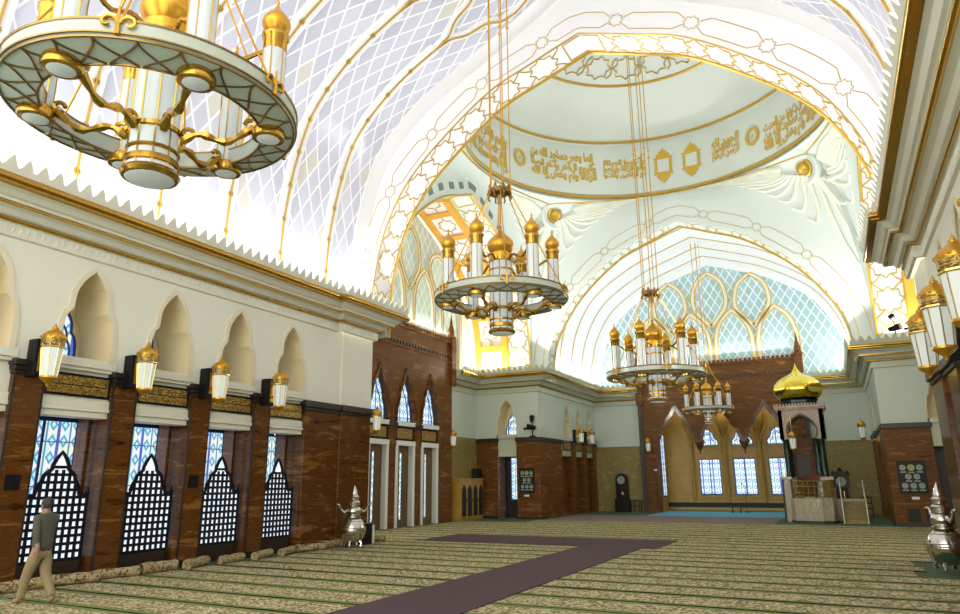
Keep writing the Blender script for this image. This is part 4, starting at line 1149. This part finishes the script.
    for k in range(5):
        a = rot+2*pi*k/5; px, py = x+.17*R*math.cos(a), y+.17*R*math.sin(a)
        mb = MB().tube([(px, py, zc), (px, py, ztop)], .0095*R, 5)
        for zz in (.42, .44, .97): mb.ball((px, py, zc+(ztop-zc)*zz), .028*R, 8, 5)
        L(mb, 'cable', M['goldo'])
    return t
M['bronze'] = mat('dark_gilt_bronze', (.30, .20, .07), .3, .9)
M['brown_gold'] = mat('aged_brass', (.30, .17, .05), .35, .85)
chandelier(-5.72, 4.1, 5.42, 1.36, 17.1, 'largest ring chandelier hanging close overhead, its dome tops cut off by the picture edge', .68)
chandelier(XC+.03, 12.05, 5.31, 1.33, 17.1, 'gold and white ring chandelier hanging before the star patterned arch', .52)
chandelier(XC+.02, 25.6, 5.5, 1.82, 22.3, 'ring chandelier hanging on long cables under the calligraphy dome', .42)
chandelier(XC+.02, 37.2, 5.25, 1.3, 14.45, 'smallest and farthest ring chandelier, in front of the tall brown marble screen', .2)

# ------------------------------------------------------------------ wall lanterns
def lantern(fr, u, n, zc, H, label, group=None, box=True, bracket=True, pend_rod=None):
    # H overall height; body tapers downwards
    b = fr(u, n, zc-H/2); t = thing('lantern', label, 'lantern', b, group)
    c = (u, n, zc-H/2); r = .155*H; k = H
    MB(fr).lathe([(r*.72, .17*k), (r*.98, .66*k)], c, 8).build('glass_body', M['clear'], t)
    mb = MB(fr)
    for i in range(8):
        a = 2*pi*i/8; mb.tube([(c[0]+r*.73*math.cos(a), c[1]+r*.73*math.sin(a), c[2]+.17*k), (c[0]+r*1.0*math.cos(a), c[1]+r*1.0*math.sin(a), c[2]+.66*k)], .007*k, 4)
    mb.lathe([(r*1.0, .60*k), (r*1.06, .61*k), (r*1.06, .63*k), (r*1.0, .64*k)], c, 8)
    mb.build('cage', M['brass'], t)
    MB(fr).lathe([(r*1.0, .64*k), (r*1.03, .65*k), (r*1.05, .74*k), (r*1.0, .745*k)], c, 16).build('fretted_band', M['callig'], t)
    MB(fr).lathe([(r*1.0, .735*k), (r*1.08, .74*k), (r*1.10, .765*k), (r*.98, .80*k), (r*.72, .85*k), (r*.38, .88*k), (r*.26, .90*k), (r*.28, .915*k), (r*.12, .935*k), (r*.14, .95*k), (r*.04, .97*k), (0, k)], c, 16).build('cap', M['goldo'], t, smooth=True)
    mb = MB(fr)
    for i in range(16):
        a = 2*pi*i/16; mb.lathe([(.018*k, 0), (.02*k, .012*k), (0, .035*k)], (c[0]+r*1.08*math.cos(a), c[1]+r*1.08*math.sin(a), c[2]+.755*k), 5)
    mb.build('cresting', M['goldo'], t)
    MB(fr).lathe([(0, .02*k), (r*.12, .03*k), (r*.14, .055*k), (r*.2, .07*k), (r*.6, .12*k), (r*.8, .15*k), (r*.8, .175*k), (r*.6, .185*k)], c, 16).build('bowl', M['goldo'], t, smooth=True)
    if box:
        MB(fr).box((u-.13, .01, zc-.38), (u+.13, n-.28, zc+.33)).build('back_box', M['black'], t, bevel=.02)
        MB(fr).box((u-.075, n-.28, zc-.30), (u+.075, n-.265, zc+.27)).build('gilded_plate', M['gold'], t, bevel=.02)
        mb = MB(fr).tube([(u, n-.28, zc-.16), (u, n-r*.8, zc-.16)], .03, 6).tube([(u, n-.28, zc+.12), (u, n-r*.9, zc+.12)], .03, 6); mb.build('bracket', M['gold'], t)
    elif bracket:
        mb = MB(fr).tube([(u, 0, zc-.38*k), (u, n*.5, zc-.46*k), (u, n, zc-.40*k)], .025, 6).box((u-.06, 0, zc-.5*k), (u+.06, .04, zc-.25*k)); mb.build('bracket', M['brown_gold'], t)
    if pend_rod: MB(fr).tube([(u, n, zc+H*.49), (u, n, pend_rod)], .015, 5).build('hanging_rod', M['brass'], t)
    return t
for k, p in enumerate(q for q in PIL if q > 6):
    lantern(FL, p+PW/2, .58, 4.2, 1.25, 'white and gold lantern of the left wall, ' + ['nearest, before the niche with coloured glass', 'second from the near end', 'third from the near end', 'beside the marble corner pier'][k], 'left wall lanterns')
for k, p in enumerate(q for q in PIL if q > 6):
    lantern(FRt, p+PW/2, .62, 4.1, 1.32, 'white and gold lantern on the right wall, ' + ['cut off by the picture edge', 'the one seen largest, whole', 'the middle one of the row', 'smallest of the row near the cornice end'][k], 'right wall lanterns')
lantern(FL, 18.3, .5, 3.75, .95, 'white and gold lantern at the end of the brown corner pier before the portal', box=False)
lantern(Fr((XC-10.65, 0, 0), (0, 1, 0), (1, 0, 0)), 28.45, .45, 3.75, .95, 'white and gold lantern on the edge of the tall portal', box=False)
for i, y in enumerate((37.35, 39.25)): lantern(fn(1), y, .45, 4.25, 1.1, f'small gold capped lantern on the far nave pillars, {["nearer", "farther"][i]} of the two', 'far nave lanterns', box=True)
lantern(fn(-1), 35.2, .62, 3.9, 1.05, 'white and gold lantern high on the pier right of the pulpit', box=False)
lantern(FM, -3.5-.5, .4, 3.75, 1.0, 'white and gold lantern on the brown marble screen left of the prayer niche', box=False)

# ------------------------------------------------------------------ pulpit (minbar)
def pulpit():
    x, y = -1.22, 34.5
    t = thing('pulpit', 'marble pulpit pavilion with a bright gold onion dome and dark green columns', 'pulpit', (x, y, 0))
    B = lambda mb, n, m, p=t, **k: mb.build(n, m, p, **k)
    # balcony body of pale marble, bowed front
    fr = [(-.78, -.95), (-.62, -1.35), (-.2, -1.5), (.45, -1.5), (.86, -1.35), (1.0, -.95), (1.0, .8), (-.78, .8)]
    B(MB().prism([(x+a, y+b) for a, b in fr], .08, 1.0, 'z'), 'balcony', M['lmarb'], bevel=.02)
    B(MB().prism([(x+a*1.03, y+b*1.03) for a, b in fr], 0, .09, 'z'), 'plinth', M['dark'])
    B(MB().box((x-.98, y-.9, 0), (x-.70, y+.85, 1.86)).box((x-1.08, y-1.0, 1.78), (x-.62, y+.9, 1.9)), 'side_wall', M['lmarb'], bevel=.015)
    B(MB().box((x-1.06, y-.92, 0), (x-.98, y+.8, 1.78)), 'dark_edge', M['dark'])
    B(MB().box((x-.2, y-.8, 1.0), (x+.9, y+.8, 1.04)).box((x+.35, y-.9, 1.0), (x+.55, y-.7, 1.8)).box((x+.2, y-.98, 1.76), (x+1.0, y-.6, 1.88)), 'ledge', M['lmarb'])
    mb = MB()
    path = [(-.68, -1.15), (-.58, -1.32), (-.2, -1.45), (.42, -1.45), (.80, -1.32), (.95, -.95)]
    for z in (1.08, 1.22, 1.5, 1.72): mb.tube([(x+a, y+b, z) for a, b in path], .022 if z > 1.1 else .02, 5)
    for a, b in [tuple(v) for v in cr([Vector(p) for p in path], 3)]: mb.tube([(x+a, y+b, 1.0), (x+a, y+b, 1.74)], .012, 4)
    B(mb, 'brass_rail', M['brass'])
    # columns
    for q in (-1, 1):
        for d in (-1, 1):
            for e in (0, .2):
                cx, cy = x+q*(.70-e*(1 if d < 0 else 0)), y+d*(.70-(e if d > 0 else 0))
                if e and d < 0 and q < 0: continue
                B(MB().lathe([(.15, 1.88), (.15, 1.96), (.135, 2.0), (.125, 3.35), (.14, 3.42), (.16, 3.5)], (cx, cy, 0), 12), 'column', M['gmarb'], smooth=True)
    # arched block
    h = [(.52, 3.5), (.58, 3.7), (.60, 3.9), (.52, 4.15), (.34, 4.38), (.12, 4.52), (0, 4.58)]
    hh = sm(h, 3)
    for (fx, nm) in ((Fr((x, y-.9, 0), (1, 0, 0), (0, -1, 0)), 'front'), (Fr((x, y+.9, 0), (1, 0, 0), (0, 1, 0)), 'back'), (Fr((x+.9, y, 0), (0, 1, 0), (1, 0, 0)), 'r'), (Fr((x-.9, y, 0), (0, 1, 0), (-1, 0, 0)), 'l')):
        B(MB(fx).prism([(-.9, 3.5)]+[(-d, z) for d, z in hh]+[(d, z) for d, z in hh[::-1][1:]]+[(.9, 3.5), (.9, 4.82), (-.9, 4.82)], -.16, 0), 'arched_panel', M['pmarb'])
        pts = [fx(-d, 0, z) for d, z in hh]+[fx(d, 0, z) for d, z in hh[::-1][1:]]; B(MB().strip(pts, [fx.n]*len(pts), .07, .03), 'arch_trim', M['dark'])
    mb = MB().box((x-.98, y-.98, 4.78), (x+.98, y+.98, 4.86)).box((x-1.05, y-1.05, 4.86), (x+1.05, y+1.05, 4.95))
    for i in range(17):
        for q in (-1, 1):
            u = -1.0+2*i/16; mb.box((x+u-.035, y+q*1.0-.05, 4.95), (x+u+.035, y+q*1.0+.05, 5.04)).box((x+q*1.0-.05, y+u-.035, 4.95), (x+q*1.0+.05, y+u+.035, 5.04))
    B(mb, 'cornice', M['pmarb'])
    B(MB().lathe([(.86, 4.95), (.86, 5.1), (.80, 5.14), (.80, 5.22), (.88, 5.26), (.7, 5.3)], (x, y, 0), 8, pi/8), 'drum', M['gmarb'])
    # lobed dome
    prof = [(.68, 0), (.82, .06), (.98, .24), (1.04, .44), (.98, .66), (.82, .86), (.60, 1.02), (.36, 1.14), (.2, 1.26), (.1, 1.42), (.04, 1.56), (0, 1.72)]
    pr = [tuple(v) for v in cr([Vector(p) for p in prof], 3)]
    mb = MB(); rows = []
    for r, z in pr:
        rows.append([(x+r*(1+.05*abs(math.sin(4*a))*min(1, r/.4))*math.cos(a), y+r*(1+.05*abs(math.sin(4*a))*min(1, r/.4))*math.sin(a), 5.28+z) for a in [2*pi*i/64 for i in range(65)]])
    mb.sheet(rows); B(mb, 'onion_dome', M['bright'], smooth=True)
    B(MB().box((x-.6, y+.7, 1.9), (x+.6, y+.85, 3.6)), 'back_panel', M['marble2'])
    B(MB().box((x-.45, y+.62, 1.9), (x+.15, y+.7, 2.75)).box((x-.52, y+.6, 2.75), (x+.22, y+.7, 2.85)), 'seat_back', M['wood'])
    # reading stand
    B(MB().tube([(x+.25, y-1.0, 1.0), (x+.25, y-1.0, 1.75)], .03, 6).box((x+.05, y-1.2, 1.72), (x+.47, y-.85, 2.0)), 'reading_stand', M['redwood'])
    # stairs on the right
    for i in range(5):
        B(MB().box((x+1.25, y-1.3+.26*i, 0), (x+2.05, y-1.04+.26*i, .17*(i+1))), 'step', M['beige'])
    B(MB().box((x+1.0, y-.0, 0), (x+2.05, y+.85, .95)), 'landing', M['lmarb'])
    for xx in (x+1.2, x+2.08):
        mb = MB().tube([(xx, y-1.35, 0), (xx, y-1.35, .82), (xx, y-.1, 1.72), (xx, y+.7, 1.72)], .03, 6)
        for i in range(6): mb.tube([(xx, y-1.2+.2*i, .1), (xx, y-1.2+.2*i, .92+.145*i)], .012, 4)
        mb.tube([(xx, y-1.35, .4), (xx, y-.1, 1.3)], .014, 4)
        B(mb, 'stair_rail', M['whitebrass'])
M['redwood'] = mat('red_lacquer_wood', (.12, .008, .008), .6)
M['whitebrass'] = mat('pale_brass', (.62, .55, .36), .25, .5)
pulpit()
lantern(Fr((-1.62, 33.35, 0), (1, 0, 0), (0, -1, 0)), 0, .0, 3.42, 1.0, 'white and gold lantern hanging in the front arch of the domed pulpit', box=False, bracket=False, pend_rod=4.5)

# ------------------------------------------------------------------ clocks, boards, small furniture
t = thing('longcase_clock', 'black longcase clock with carved hood standing right behind the pulpit stairs', 'clock', (.14, 38.8, 0))
X, Y = .05, 38.8
MB().box((X-.36, Y-.22, 0), (X+.36, Y+.2, .42)).box((X-.27, Y-.16, .42), (X+.27, Y+.2, 1.35)).build('case', M['black'], t, bevel=.02)
MB().box((X-.36, Y-.2, 1.35), (X+.36, Y+.2, 1.95)).lathe([(.1, 0), (.06, .12), (.1, .2), (0, .32)], (X, Y, 2.05), 8).box((X-.42, Y-.24, 1.93), (X+.42, Y+.2, 2.0)).lathe([(.07, 0), (.09, .1), (0, .24)], (X-.32, Y, 2.0), 8).lathe([(.07, 0), (.09, .1), (0, .24)], (X+.32, Y, 2.0), 8).prism([(X-.36, 2.0), (X-.12, 2.2), (X, 2.1), (X+.12, 2.2), (X+.36, 2.0)], Y-.15, Y+.1).build('hood', M['wood'], t, bevel=.01)
Fr_ = Fr((X, Y-.2, 1.65), (1, 0, 0), (0, -1, 0)); MB().tube([(X, Y-.2, 1.65), (X, Y-.215, 1.65)], .22, 24).build('dial', M['disc'], t)
MB().box((X-.012, Y-.225, 1.65), (X+.012, Y-.216, 1.82)).box((X, Y-.225, 1.64), (X+.12, Y-.216, 1.66)).build('hands', M['black'], t)
MB().lathe([(.03, 0), (.03, .5)], (X-.08, Y-.18, .75), 6).lathe([(.03, 0), (.03, .4)], (X+.08, Y-.18, .8), 6).tube([(X, Y-.18, .66), (X, Y-.2, .66)], .07, 12).build('pendulum', M['brass'], t)
t = thing('standing_clock', 'tall black arched clock with a pale dial against the tan wall', 'clock', (-11.35, 40.75, 0))
X, Y = -11.42, 40.8
MB().box((X-.42, Y-.2, 0), (X+.42, Y+.3, .75)).build('base', M['black'], t, bevel=.02)
h = [(-.33, .75), (-.33, 1.85)] + [(-.33*math.cos(a), 1.85+.33*math.sin(a)) for a in [pi*i/10 for i in range(1, 10)]] + [(.33, 1.85), (.33, .75)]
MB(Fr((X, Y, 0), (1, 0, 0), (0, -1, 0))).prism(h, -.25, .15).build('case', M['black'], t, bevel=.015)
MB().tube([(X, Y-.15, 1.8), (X, Y-.165, 1.8)], .23, 24).build('dial', M['disc'], t)
MB().box((X-.01, Y-.18, 1.8), (X+.01, Y-.166, 1.97)).box((X, Y-.18, 1.79), (X+.12, Y-.166, 1.81)).build('hands', M['black'], t)
MB().tube([(X+.06, Y-.15, 1.05), (X+.06, Y-.17, 1.05)], .08, 14).tube([(X+.02, Y-.16, 1.4), (X+.06, Y-.16, 1.05)], .02, 5).build('pendulum', M['brass'], t)
def stool(x, y, w_, h, label, name='stool'):
    t = thing(name, label, 'stool', (x, y, 0))
    MB().box((x-w_/2, y-w_/2, h-.06), (x+w_/2, y+w_/2, h)).build('seat', M['wood'], t, bevel=.01)
    for a in (-1, 1):
        for b in (-1, 1): MB().box((x+a*w_*.42-.025, y+b*w_*.42-.025, 0), (x+a*w_*.42+.025, y+b*w_*.42+.025, h-.06)).build('leg', M['wood'], t)
    MB().box((x-w_*.42, y-w_*.42-.015, h*.45), (x+w_*.42, y-w_*.42+.015, h*.53)).box((x-w_*.42, y+w_*.42-.015, h*.45), (x+w_*.42, y+w_*.42+.015, h*.53)).build('stretcher', M['wood'], t)
    return t
stool(-10.55, 40.7, .42, .7, 'small dark wooden stool beside the tall black arched clock')
t = thing('chair', 'small dark wooden chair standing against the tan wall right of the pulpit', 'chair', (1.05, 38.6, 0))
MB().box((.83, 38.4, .38), (1.27, 38.8, .44)).build('seat', M['wood'], t)
for a in (.86, 1.24):
    for b in (38.43, 38.77): MB().box((a-.025, b-.025, 0), (a+.025, b+.025, .38)).build('leg', M['wood'], t)
mb = MB().box((.83, 38.76, .44), (.88, 38.8, .95)).box((1.22, 38.76, .44), (1.27, 38.8, .95)).box((.83, 38.76, .86), (1.27, 38.8, .95)).box((.83, 38.76, .62), (1.27, 38.8, .68)).lathe([(.03, 0), (.04, .05), (0, .1)], (1.05, 38.78, .95), 6); mb.build('backrest', M['wood'], t)

def clock_board(fr, u0, u1, z0, z1, label):
    t = thing('clock_board', label, 'board', fr((u0+u1)/2, .03, z0), 'boards of round prayer clocks')
    MB(fr).box((u0, 0, z0), (u1, .06, z1)).build('panel', M['board'], t)
    W_, H_ = u1-u0, z1-z0
    MB(fr).box((u0, .06, z0), (u0+.035, .075, z1)).box((u1-.035, .06, z0), (u1, .075, z1)).box((u0, .06, z0), (u1, .075, z0+.035)).box((u0, .06, z1-.035), (u1, .075, z1)).build('frame', M['black'], t)
    for j, row in enumerate(((.2, .5, .8), (.36, .66), (.2, .5, .8))):
        for i, a in enumerate(row):
            zc = z0+H_*(.80-.28*j); uc = u0+W_*a; top = (j == 0 and i == 1)
            r = .105*W_/.9*(1.12 if top else 1)
            d = MB(fr).tube([(uc, .06, zc), (uc, .075, zc)], r, 20).build('dial', M['discg'] if top else M['disc'], t)
            MB(fr).box((uc-.006, .076, zc), (uc+.006, .08, zc+r*.75)).box((uc, .076, zc-.006), (uc+r*.5, .08, zc+.006)).build('hands', M['black'], d)
            MB(fr).box((uc-.10, .06, zc-r-.085), (uc+.10, .07, zc-r-.035)).build('name_plate', M['disc'], t)
    return t
clock_board(fa(1), 7.72, 8.5, 1.25, 2.42, 'dark green board of eight round dials on the brown pier, left of the nave')
clock_board(fa(-1), 7.72, 8.66, 1.22, 2.45, 'dark green board of eight round dials on the brown pier, right, behind the pewter vessel')
for i, d in enumerate((7.85, 8.45)):
    tag(MB(fa(-1)).box((d, 0, .18), (d+.42, .03, .66)).build('wall_vent', M['board'], loc=fa(-1)(d+.2, 0, .4)), f'green black vent cover low on the brown pier, {["nearer the tan wall", "nearer the pewter vessel"][i]}', 'vent', 'vents under the right clock board')
for fr, u, z, lab in ((fa(1), 8.15, 1.1, 'small white name plate under the left board of round dials'), (fa(-1), 8.2, 1.05, 'small white name plate under the right board of round dials'), (FM, -3.72, 2.35, 'small white switch plate on the brown marble screen')):
    tag(MB(fr).box((u-.13, 0, z-.05), (u+.13, .02, z+.05)).build('wall_plate', M['whitep'], loc=fr(u, 0, z)), lab, 'plate')
# glazed bookcase in the side arm
t = thing('bookcase', 'low golden wooden bookcase with four arched glazed doors in the side arm', 'bookcase', (-16.3, 30.5, 0))
MB().box((-16.56, 29.45, 0), (-16.05, 31.85, 1.85)).box((-16.57, 29.4, 1.85), (-16.0, 31.9, 1.95)).build('carcass', M['gwood'], t)
for i in range(4):
    u = 29.5+.585*i
    d = MB().box((-16.05, u, .1), (-16.0, u+.53, 1.78)).build('door', M['gwood'], t)
    FBk = Fr((-15.995, u+.265, 0), (0, 1, 0), (1, 0, 0)); hh = sm([(.21, .2), (.21, 1.3), (.15, 1.5), (0, 1.66)], 2)
    MB(FBk).prism([(-a, z) for a, z in hh]+[(a, z) for a, z in hh[::-1][1:]], -.01, .005).build('glass', M['board'], d)
    MB(FBk).box((.22, .01, .85), (.24, .04, 1.0)).build('handle', M['brass'], d)
# loudspeakers
def speaker(x, y, z, w_, d, h, label):
    t = thing('loudspeaker', label, 'speaker', (x, y, z))
    MB().box((x-w_/2, y-d/2, z), (x+w_/2, y+d/2, z+h)).build('cabinet', M['black'], t, bevel=.015)
    MB().tube([(x, y-d/2, z+h*.35), (x, y-d/2-.012, z+h*.35)], w_*.36, 16).tube([(x, y-d/2, z+h*.75), (x, y-d/2-.012, z+h*.75)], w_*.2, 12).build('cone', M['board'], t)
    return t
speaker(-16.25, 31.6, 1.95, .36, .3, .46, 'small black loudspeaker standing on the end of the golden bookcase')
t = thing('floor_box', 'black floor box with a white end beside the left pewter vessel', 'box', (-12.85, 17.75, 0))
MB().box((-13.15, 17.45, .016), (-12.8, 17.95, .62)).build('body', M['black'], t, bevel=.02); MB().box((-13.1, 17.95, .03), (-12.82, 18.08, .56)).build('white_end', M['whitep'], t)
# spot lights on the ledges
def spot(fr, u, n, z, label):
    t = thing('spotlight', label, 'lamp', fr(u, n, z))
    MB(fr).box((u-.12, n-.12, z), (u+.12, n+.12, z+.06)).tube([(u, n, z+.05), (u, n, z+.55)], .03, 6).build('stand', M['black'], t)
    MB(fr).tube([(u-.22, n+.1, z+.42), (u+.18, n+.3, z+.50)], [.10, .15], 12).build('lamp_head', M['black'], t)
    MB(fr).tube([(u+.06, n-.05, z+.78), (u-.08, n+.22, z+.96)], [.08, .13], 12).tube([(u, n, z+.5), (u, n, z+.8)], .025, 5).build('upper_head', M['black'], t)
    MB(fr).tube([(u+.3, n+.1, z+.4), (u+.42, n+.1, z+.42)], .06, 8).build('connector', M['black'], t)
spot(fa(1), 7.72, .12, 3.93, 'black twin spotlight standing on the marble ledge of the left crossing pier')
spot(fa(-1), 8.35, .62, 7.16, 'black twin spotlight on the cornice ledge at the right of the crossing')
# microphone on a stand and low book rest in the niche
t = thing('microphone_stand', 'thin black microphone stand on the blue carpet of the niche', 'microphone', (-4.75, 41.9, .015))
MB().lathe([(.14, 0), (.14, .02), (.03, .03)], (-4.75, 41.9, .015), 12).build('base', M['black'], t); MB().tube([(-4.75, 41.9, .03), (-4.75, 41.9, 1.35), (-4.85, 41.7, 1.55)], .014, 5).build('pole', M['black'], t); MB().tube([(-4.85, 41.7, 1.55), (-4.9, 41.6, 1.6)], .03, 8).build('microphone', M['board'], t)
t = thing('book_rest', 'small low folding book rest on the blue carpet of the niche', 'stand', (-5.2, 41.3, .015))
MB().box((-5.5, 41.2, .3), (-4.95, 41.45, .34)).build('top', M['board'], t)
for a in (-5.46, -5.03): MB().box((a, 41.22, .015), (a+.05, 41.43, .3)).build('leg', M['wood'], t)

# ------------------------------------------------------------------ pewter vessels
def vessel(x, y, sc, rot, label):
    t = thing('pewter_vessel', label, 'vessel', (x, y, .0))
    z0 = .045
    L = lambda prof: [(r*sc, z*sc) for r, z in prof]
    for i in range(4):
        mb = MB(); a = rot+pi/4+pi/2*i; mb.tube([(x+.17*sc*math.cos(a), y+.17*sc*math.sin(a), z0+.2*sc), (x+.26*sc*math.cos(a), y+.26*sc*math.sin(a), z0+.1*sc), (x+.24*sc*math.cos(a), y+.24*sc*math.sin(a), z0+.02*sc)], [.05*sc, .035*sc, .05*sc], 7)
        mb.build('foot', M['pewter'], t, smooth=True)
    MB().lathe(L([(0, .12), (.16, .12), (.30, .22), (.36, .38), (.36, .5), (.30, .66), (.2, .76), (.17, .79), (.22, .80), (.22, .83), (.15, .86)]), (x, y, z0), 28).build('body', M['pewter'], t, smooth=True)
    mb = MB()
    for zz, rr in ((.47, .365), (.52, .36), (.70, .26)): mb.tube([(x+rr*sc*math.cos(2*pi*i/28), y+rr*sc*math.sin(2*pi*i/28), z0+zz*sc) for i in range(28)], .012*sc, 5, True)
    mb.build('engraved_bands', M['pewter'], t, smooth=True)
    MB().lathe(L([(.15, .85), (.2, .90), (.215, .98), (.18, 1.06), (.13, 1.1), (.17, 1.12), (.175, 1.22), (.11, 1.28), (.14, 1.3), (.145, 1.37), (.09, 1.42), (.10, 1.44), (.07, 1.55), (.02, 1.66), (0, 1.72)]), (x, y, z0), 24).build('tiered_lid', M['pewter'], t, smooth=True)
    for q in (-1, 1):
        a = rot if q > 0 else rot+pi
        c, s_ = math.cos(a), math.sin(a); f = lambda r, z: (x+c*r*sc, y+s_*r*sc, z0+z*sc)
        mb = MB().tube(cr([f(.18, 1.02), f(.30, .96), f(.40, 1.04), f(.46, 1.16), f(.53, 1.17)], 4), [.04*sc-.0012*i*sc for i in range(17)], 7)
        mb.lathe([(.03*sc, 0), (.05*sc, .02*sc), (.0, .06*sc)], f(.54, 1.15), 8)
        mb.build('spout', M['pewter'], t, smooth=True)
    return t
vessel(-12.62, 16.75, 1.0, math.radians(60), 'shiny pewter vessel with tiered lid and two curled spouts before the left corner pier')
vessel(1.74, 17.0, 1.0, math.radians(110), 'large shiny pewter vessel with clawed feet at the right picture edge')

# ------------------------------------------------------------------ walking man
def skinned(name, verts, edges, radii, m, parent, sub=2, root=0):
    me = bpy.data.meshes.new(name); me.from_pydata(verts, edges, [])
    o = bpy.data.objects.new(name, me); COL.objects.link(o)
    sk = o.modifiers.new('skin', 'SKIN'); sk.use_smooth_shade = True
    ss = o.modifiers.new('sub', 'SUBSURF'); ss.levels = sub; ss.render_levels = sub
    for i, (v, r) in enumerate(zip(me.skin_vertices[0].data, radii)):
        v.radius = r if isinstance(r, tuple) else (r, r); v.use_root = (i == root); v.use_loose = False
    me.materials.append(m)
    dg = bpy.context.evaluated_depsgraph_get(); dg.update()
    nm = bpy.data.meshes.new_from_object(o.evaluated_get(dg)); nm.materials.clear(); nm.materials.append(m)
    bpy.data.objects.remove(o)
    o = bpy.data.objects.new(name, nm); COL.objects.link(o)
    for p in nm.polygons: p.use_smooth = True
    if parent: o.parent = parent
    return o
def person(x, y, heading, label):
    t = thing('person', label, 'person', (x, y, .016)); t.rotation_euler = (0, 0, heading); del t['_base']; BASES.remove(t)   # faces local +y
    hip = .90; t.scale = (.94, .94, .94)
    V = [(0, 0, hip), (0, .01, 1.08), (0, .0, 1.26), (0, -.01, 1.40), (0, .01, 1.47), (0, .025, 1.545), (0, .03, 1.62)]      # pelvis .. head
    R_ = [(.145, .115), (.135, .105), (.155, .11), (.13, .09), (.06, .06), (.075, .085), (.075, .09)]
    E_ = [(i, i+1) for i in range(6)]
    def limb(start, pts, rs):
        p = start
        for q, r in zip(pts, rs): V.append(q); R_.append(r); E_.append((p, len(V)-1)); p = len(V)-1
        return p
    # legs: left forward, right pushing off
    limb(0, [(-.09, .0, .84), (-.095, .15, .47), (-.095, .22, .10), (-.095, .26, .05), (-.095, .38, .035)], [.095, .065, .042, (.042, .04), (.04, .028)])
    limb(0, [(.09, .0, .84), (.095, -.04, .46), (.095, -.24, .13), (.095, -.27, .07), (.095, -.17, .03)], [.095, .065, .044, (.042, .04), (.04, .028)])
    hands = []
    for q, sw in ((-1, -.20), (1, .24)):
        e = limb(3, [(q*.165, -.01, 1.385), (q*.215, sw*.35, 1.12), (q*.215, sw*1.0+.06, .90), (q*.21, sw*1.1+.09, .85)], [.062, .046, .033, (.034, .024)])
        w0 = V[e]
        for k in range(4):
            d = (k-1.5)*.018; l = (.07, .085, .08, .062)[k]
            limb(e, [(w0[0]+q*.004, w0[1]+d+.01, w0[2]-.045), (w0[0]-q*.002, w0[1]+d+.018, w0[2]-.045-l*.55), (w0[0]-q*.016, w0[1]+d+.026, w0[2]-.045-l)], [.0095, .009, .008])
        limb(e, [(w0[0]-q*.012, w0[1]+.035, w0[2]-.015), (w0[0]-q*.022, w0[1]+.052, w0[2]-.05), (w0[0]-q*.024, w0[1]+.056, w0[2]-.075)], [.011, .010, .009])
    body = skinned('body', V, E_, R_, M['skin'], t)
    # face
    mb = MB()
    mb.lathe([(0, -.13), (.045, -.115), (.066, -.07), (.078, 0), (.078, .05), (.06, .10), (0, .125)], (0, .035, 1.585), 20, sq=(1, 1.18)); mb.build('head', M['skin'], t, smooth=True)
    mb = MB().tube([(0, .128, 1.60), (0, .143, 1.565), (0, .128, 1.555)], [.008, .014, .010], 7)
    for q in (-1, 1): mb.lathe([(0, -.032), (.012, -.02), (.014, .01), (0, .032)], (q*.079, .025, 1.585), 8)
    mb.build('nose_and_ears', M['skin'], t, smooth=True)
    mb = MB()
    for q in (-1, 1): mb.ball((q*.03, .117, 1.60), .010, 8, 6)
    mb.tube([(-.022, .122, 1.527), (0, .128, 1.525), (.022, .122, 1.527)], .004, 5)
    mb.build('eyes_and_mouth', M['hair'], t)
    mb = MB().lathe([(.074, -.045), (.087, .0), (.090, .06), (.070, .118), (0, .146)], (0, .012, 1.585), 20, sq=(1, 1.2)); mb.build('hair', M['hair'], t, smooth=True)
    # shirt
    SV = [(0, 0, .77), (0, .01, 1.08), (0, .0, 1.26), (0, -.01, 1.40), (0, .005, 1.455)]
    SR = [(.20, .17), (.178, .15), (.19, .14), (.165, .12), (.07, .07)]
    SE = [(i, i+1) for i in range(4)]
    for q, sw in ((-1, -.20), (1, .24)):
        p = 3
        for pt, r in (((q*.17, -.01, 1.385), .075), ((q*.217, sw*.35, 1.12), .062), ((q*.216, sw*.85+.05, .95), .046)):
            SV.append(pt); SR.append(r); SE.append((p, len(SV)-1)); p = len(SV)-1
    skinned('shirt', SV, SE, SR, M['shirt'], t)
    TV = [(0, 0, .93), (0, 0, .87)]; TR = [(.165, .14), (.17, .145)]; TE = [(0, 1)]
    for pts in ([(-.09, .0, .80), (-.095, .15, .47), (-.095, .215, .13), (-.095, .222, .07)], [(.09, .0, .80), (.095, -.04, .46), (.095, -.23, .15), (.095, -.245, .10)]):
        p = 1
        for pt, r in zip(pts, (.118, .088, .07, .07)): TV.append(pt); TR.append(r); TE.append((p, len(TV)-1)); p = len(TV)-1
    skinned('trousers', TV, TE, TR, M['khaki'], t)
    return t
person(-11.6, 7.2, math.radians(100), 'man in a grey shirt and khaki trousers walking past the lattice screens, seen from behind')

# ------------------------------------------------------------------ parents keep world placement
for o in BASES:
    if '_base' in o: del o['_base']
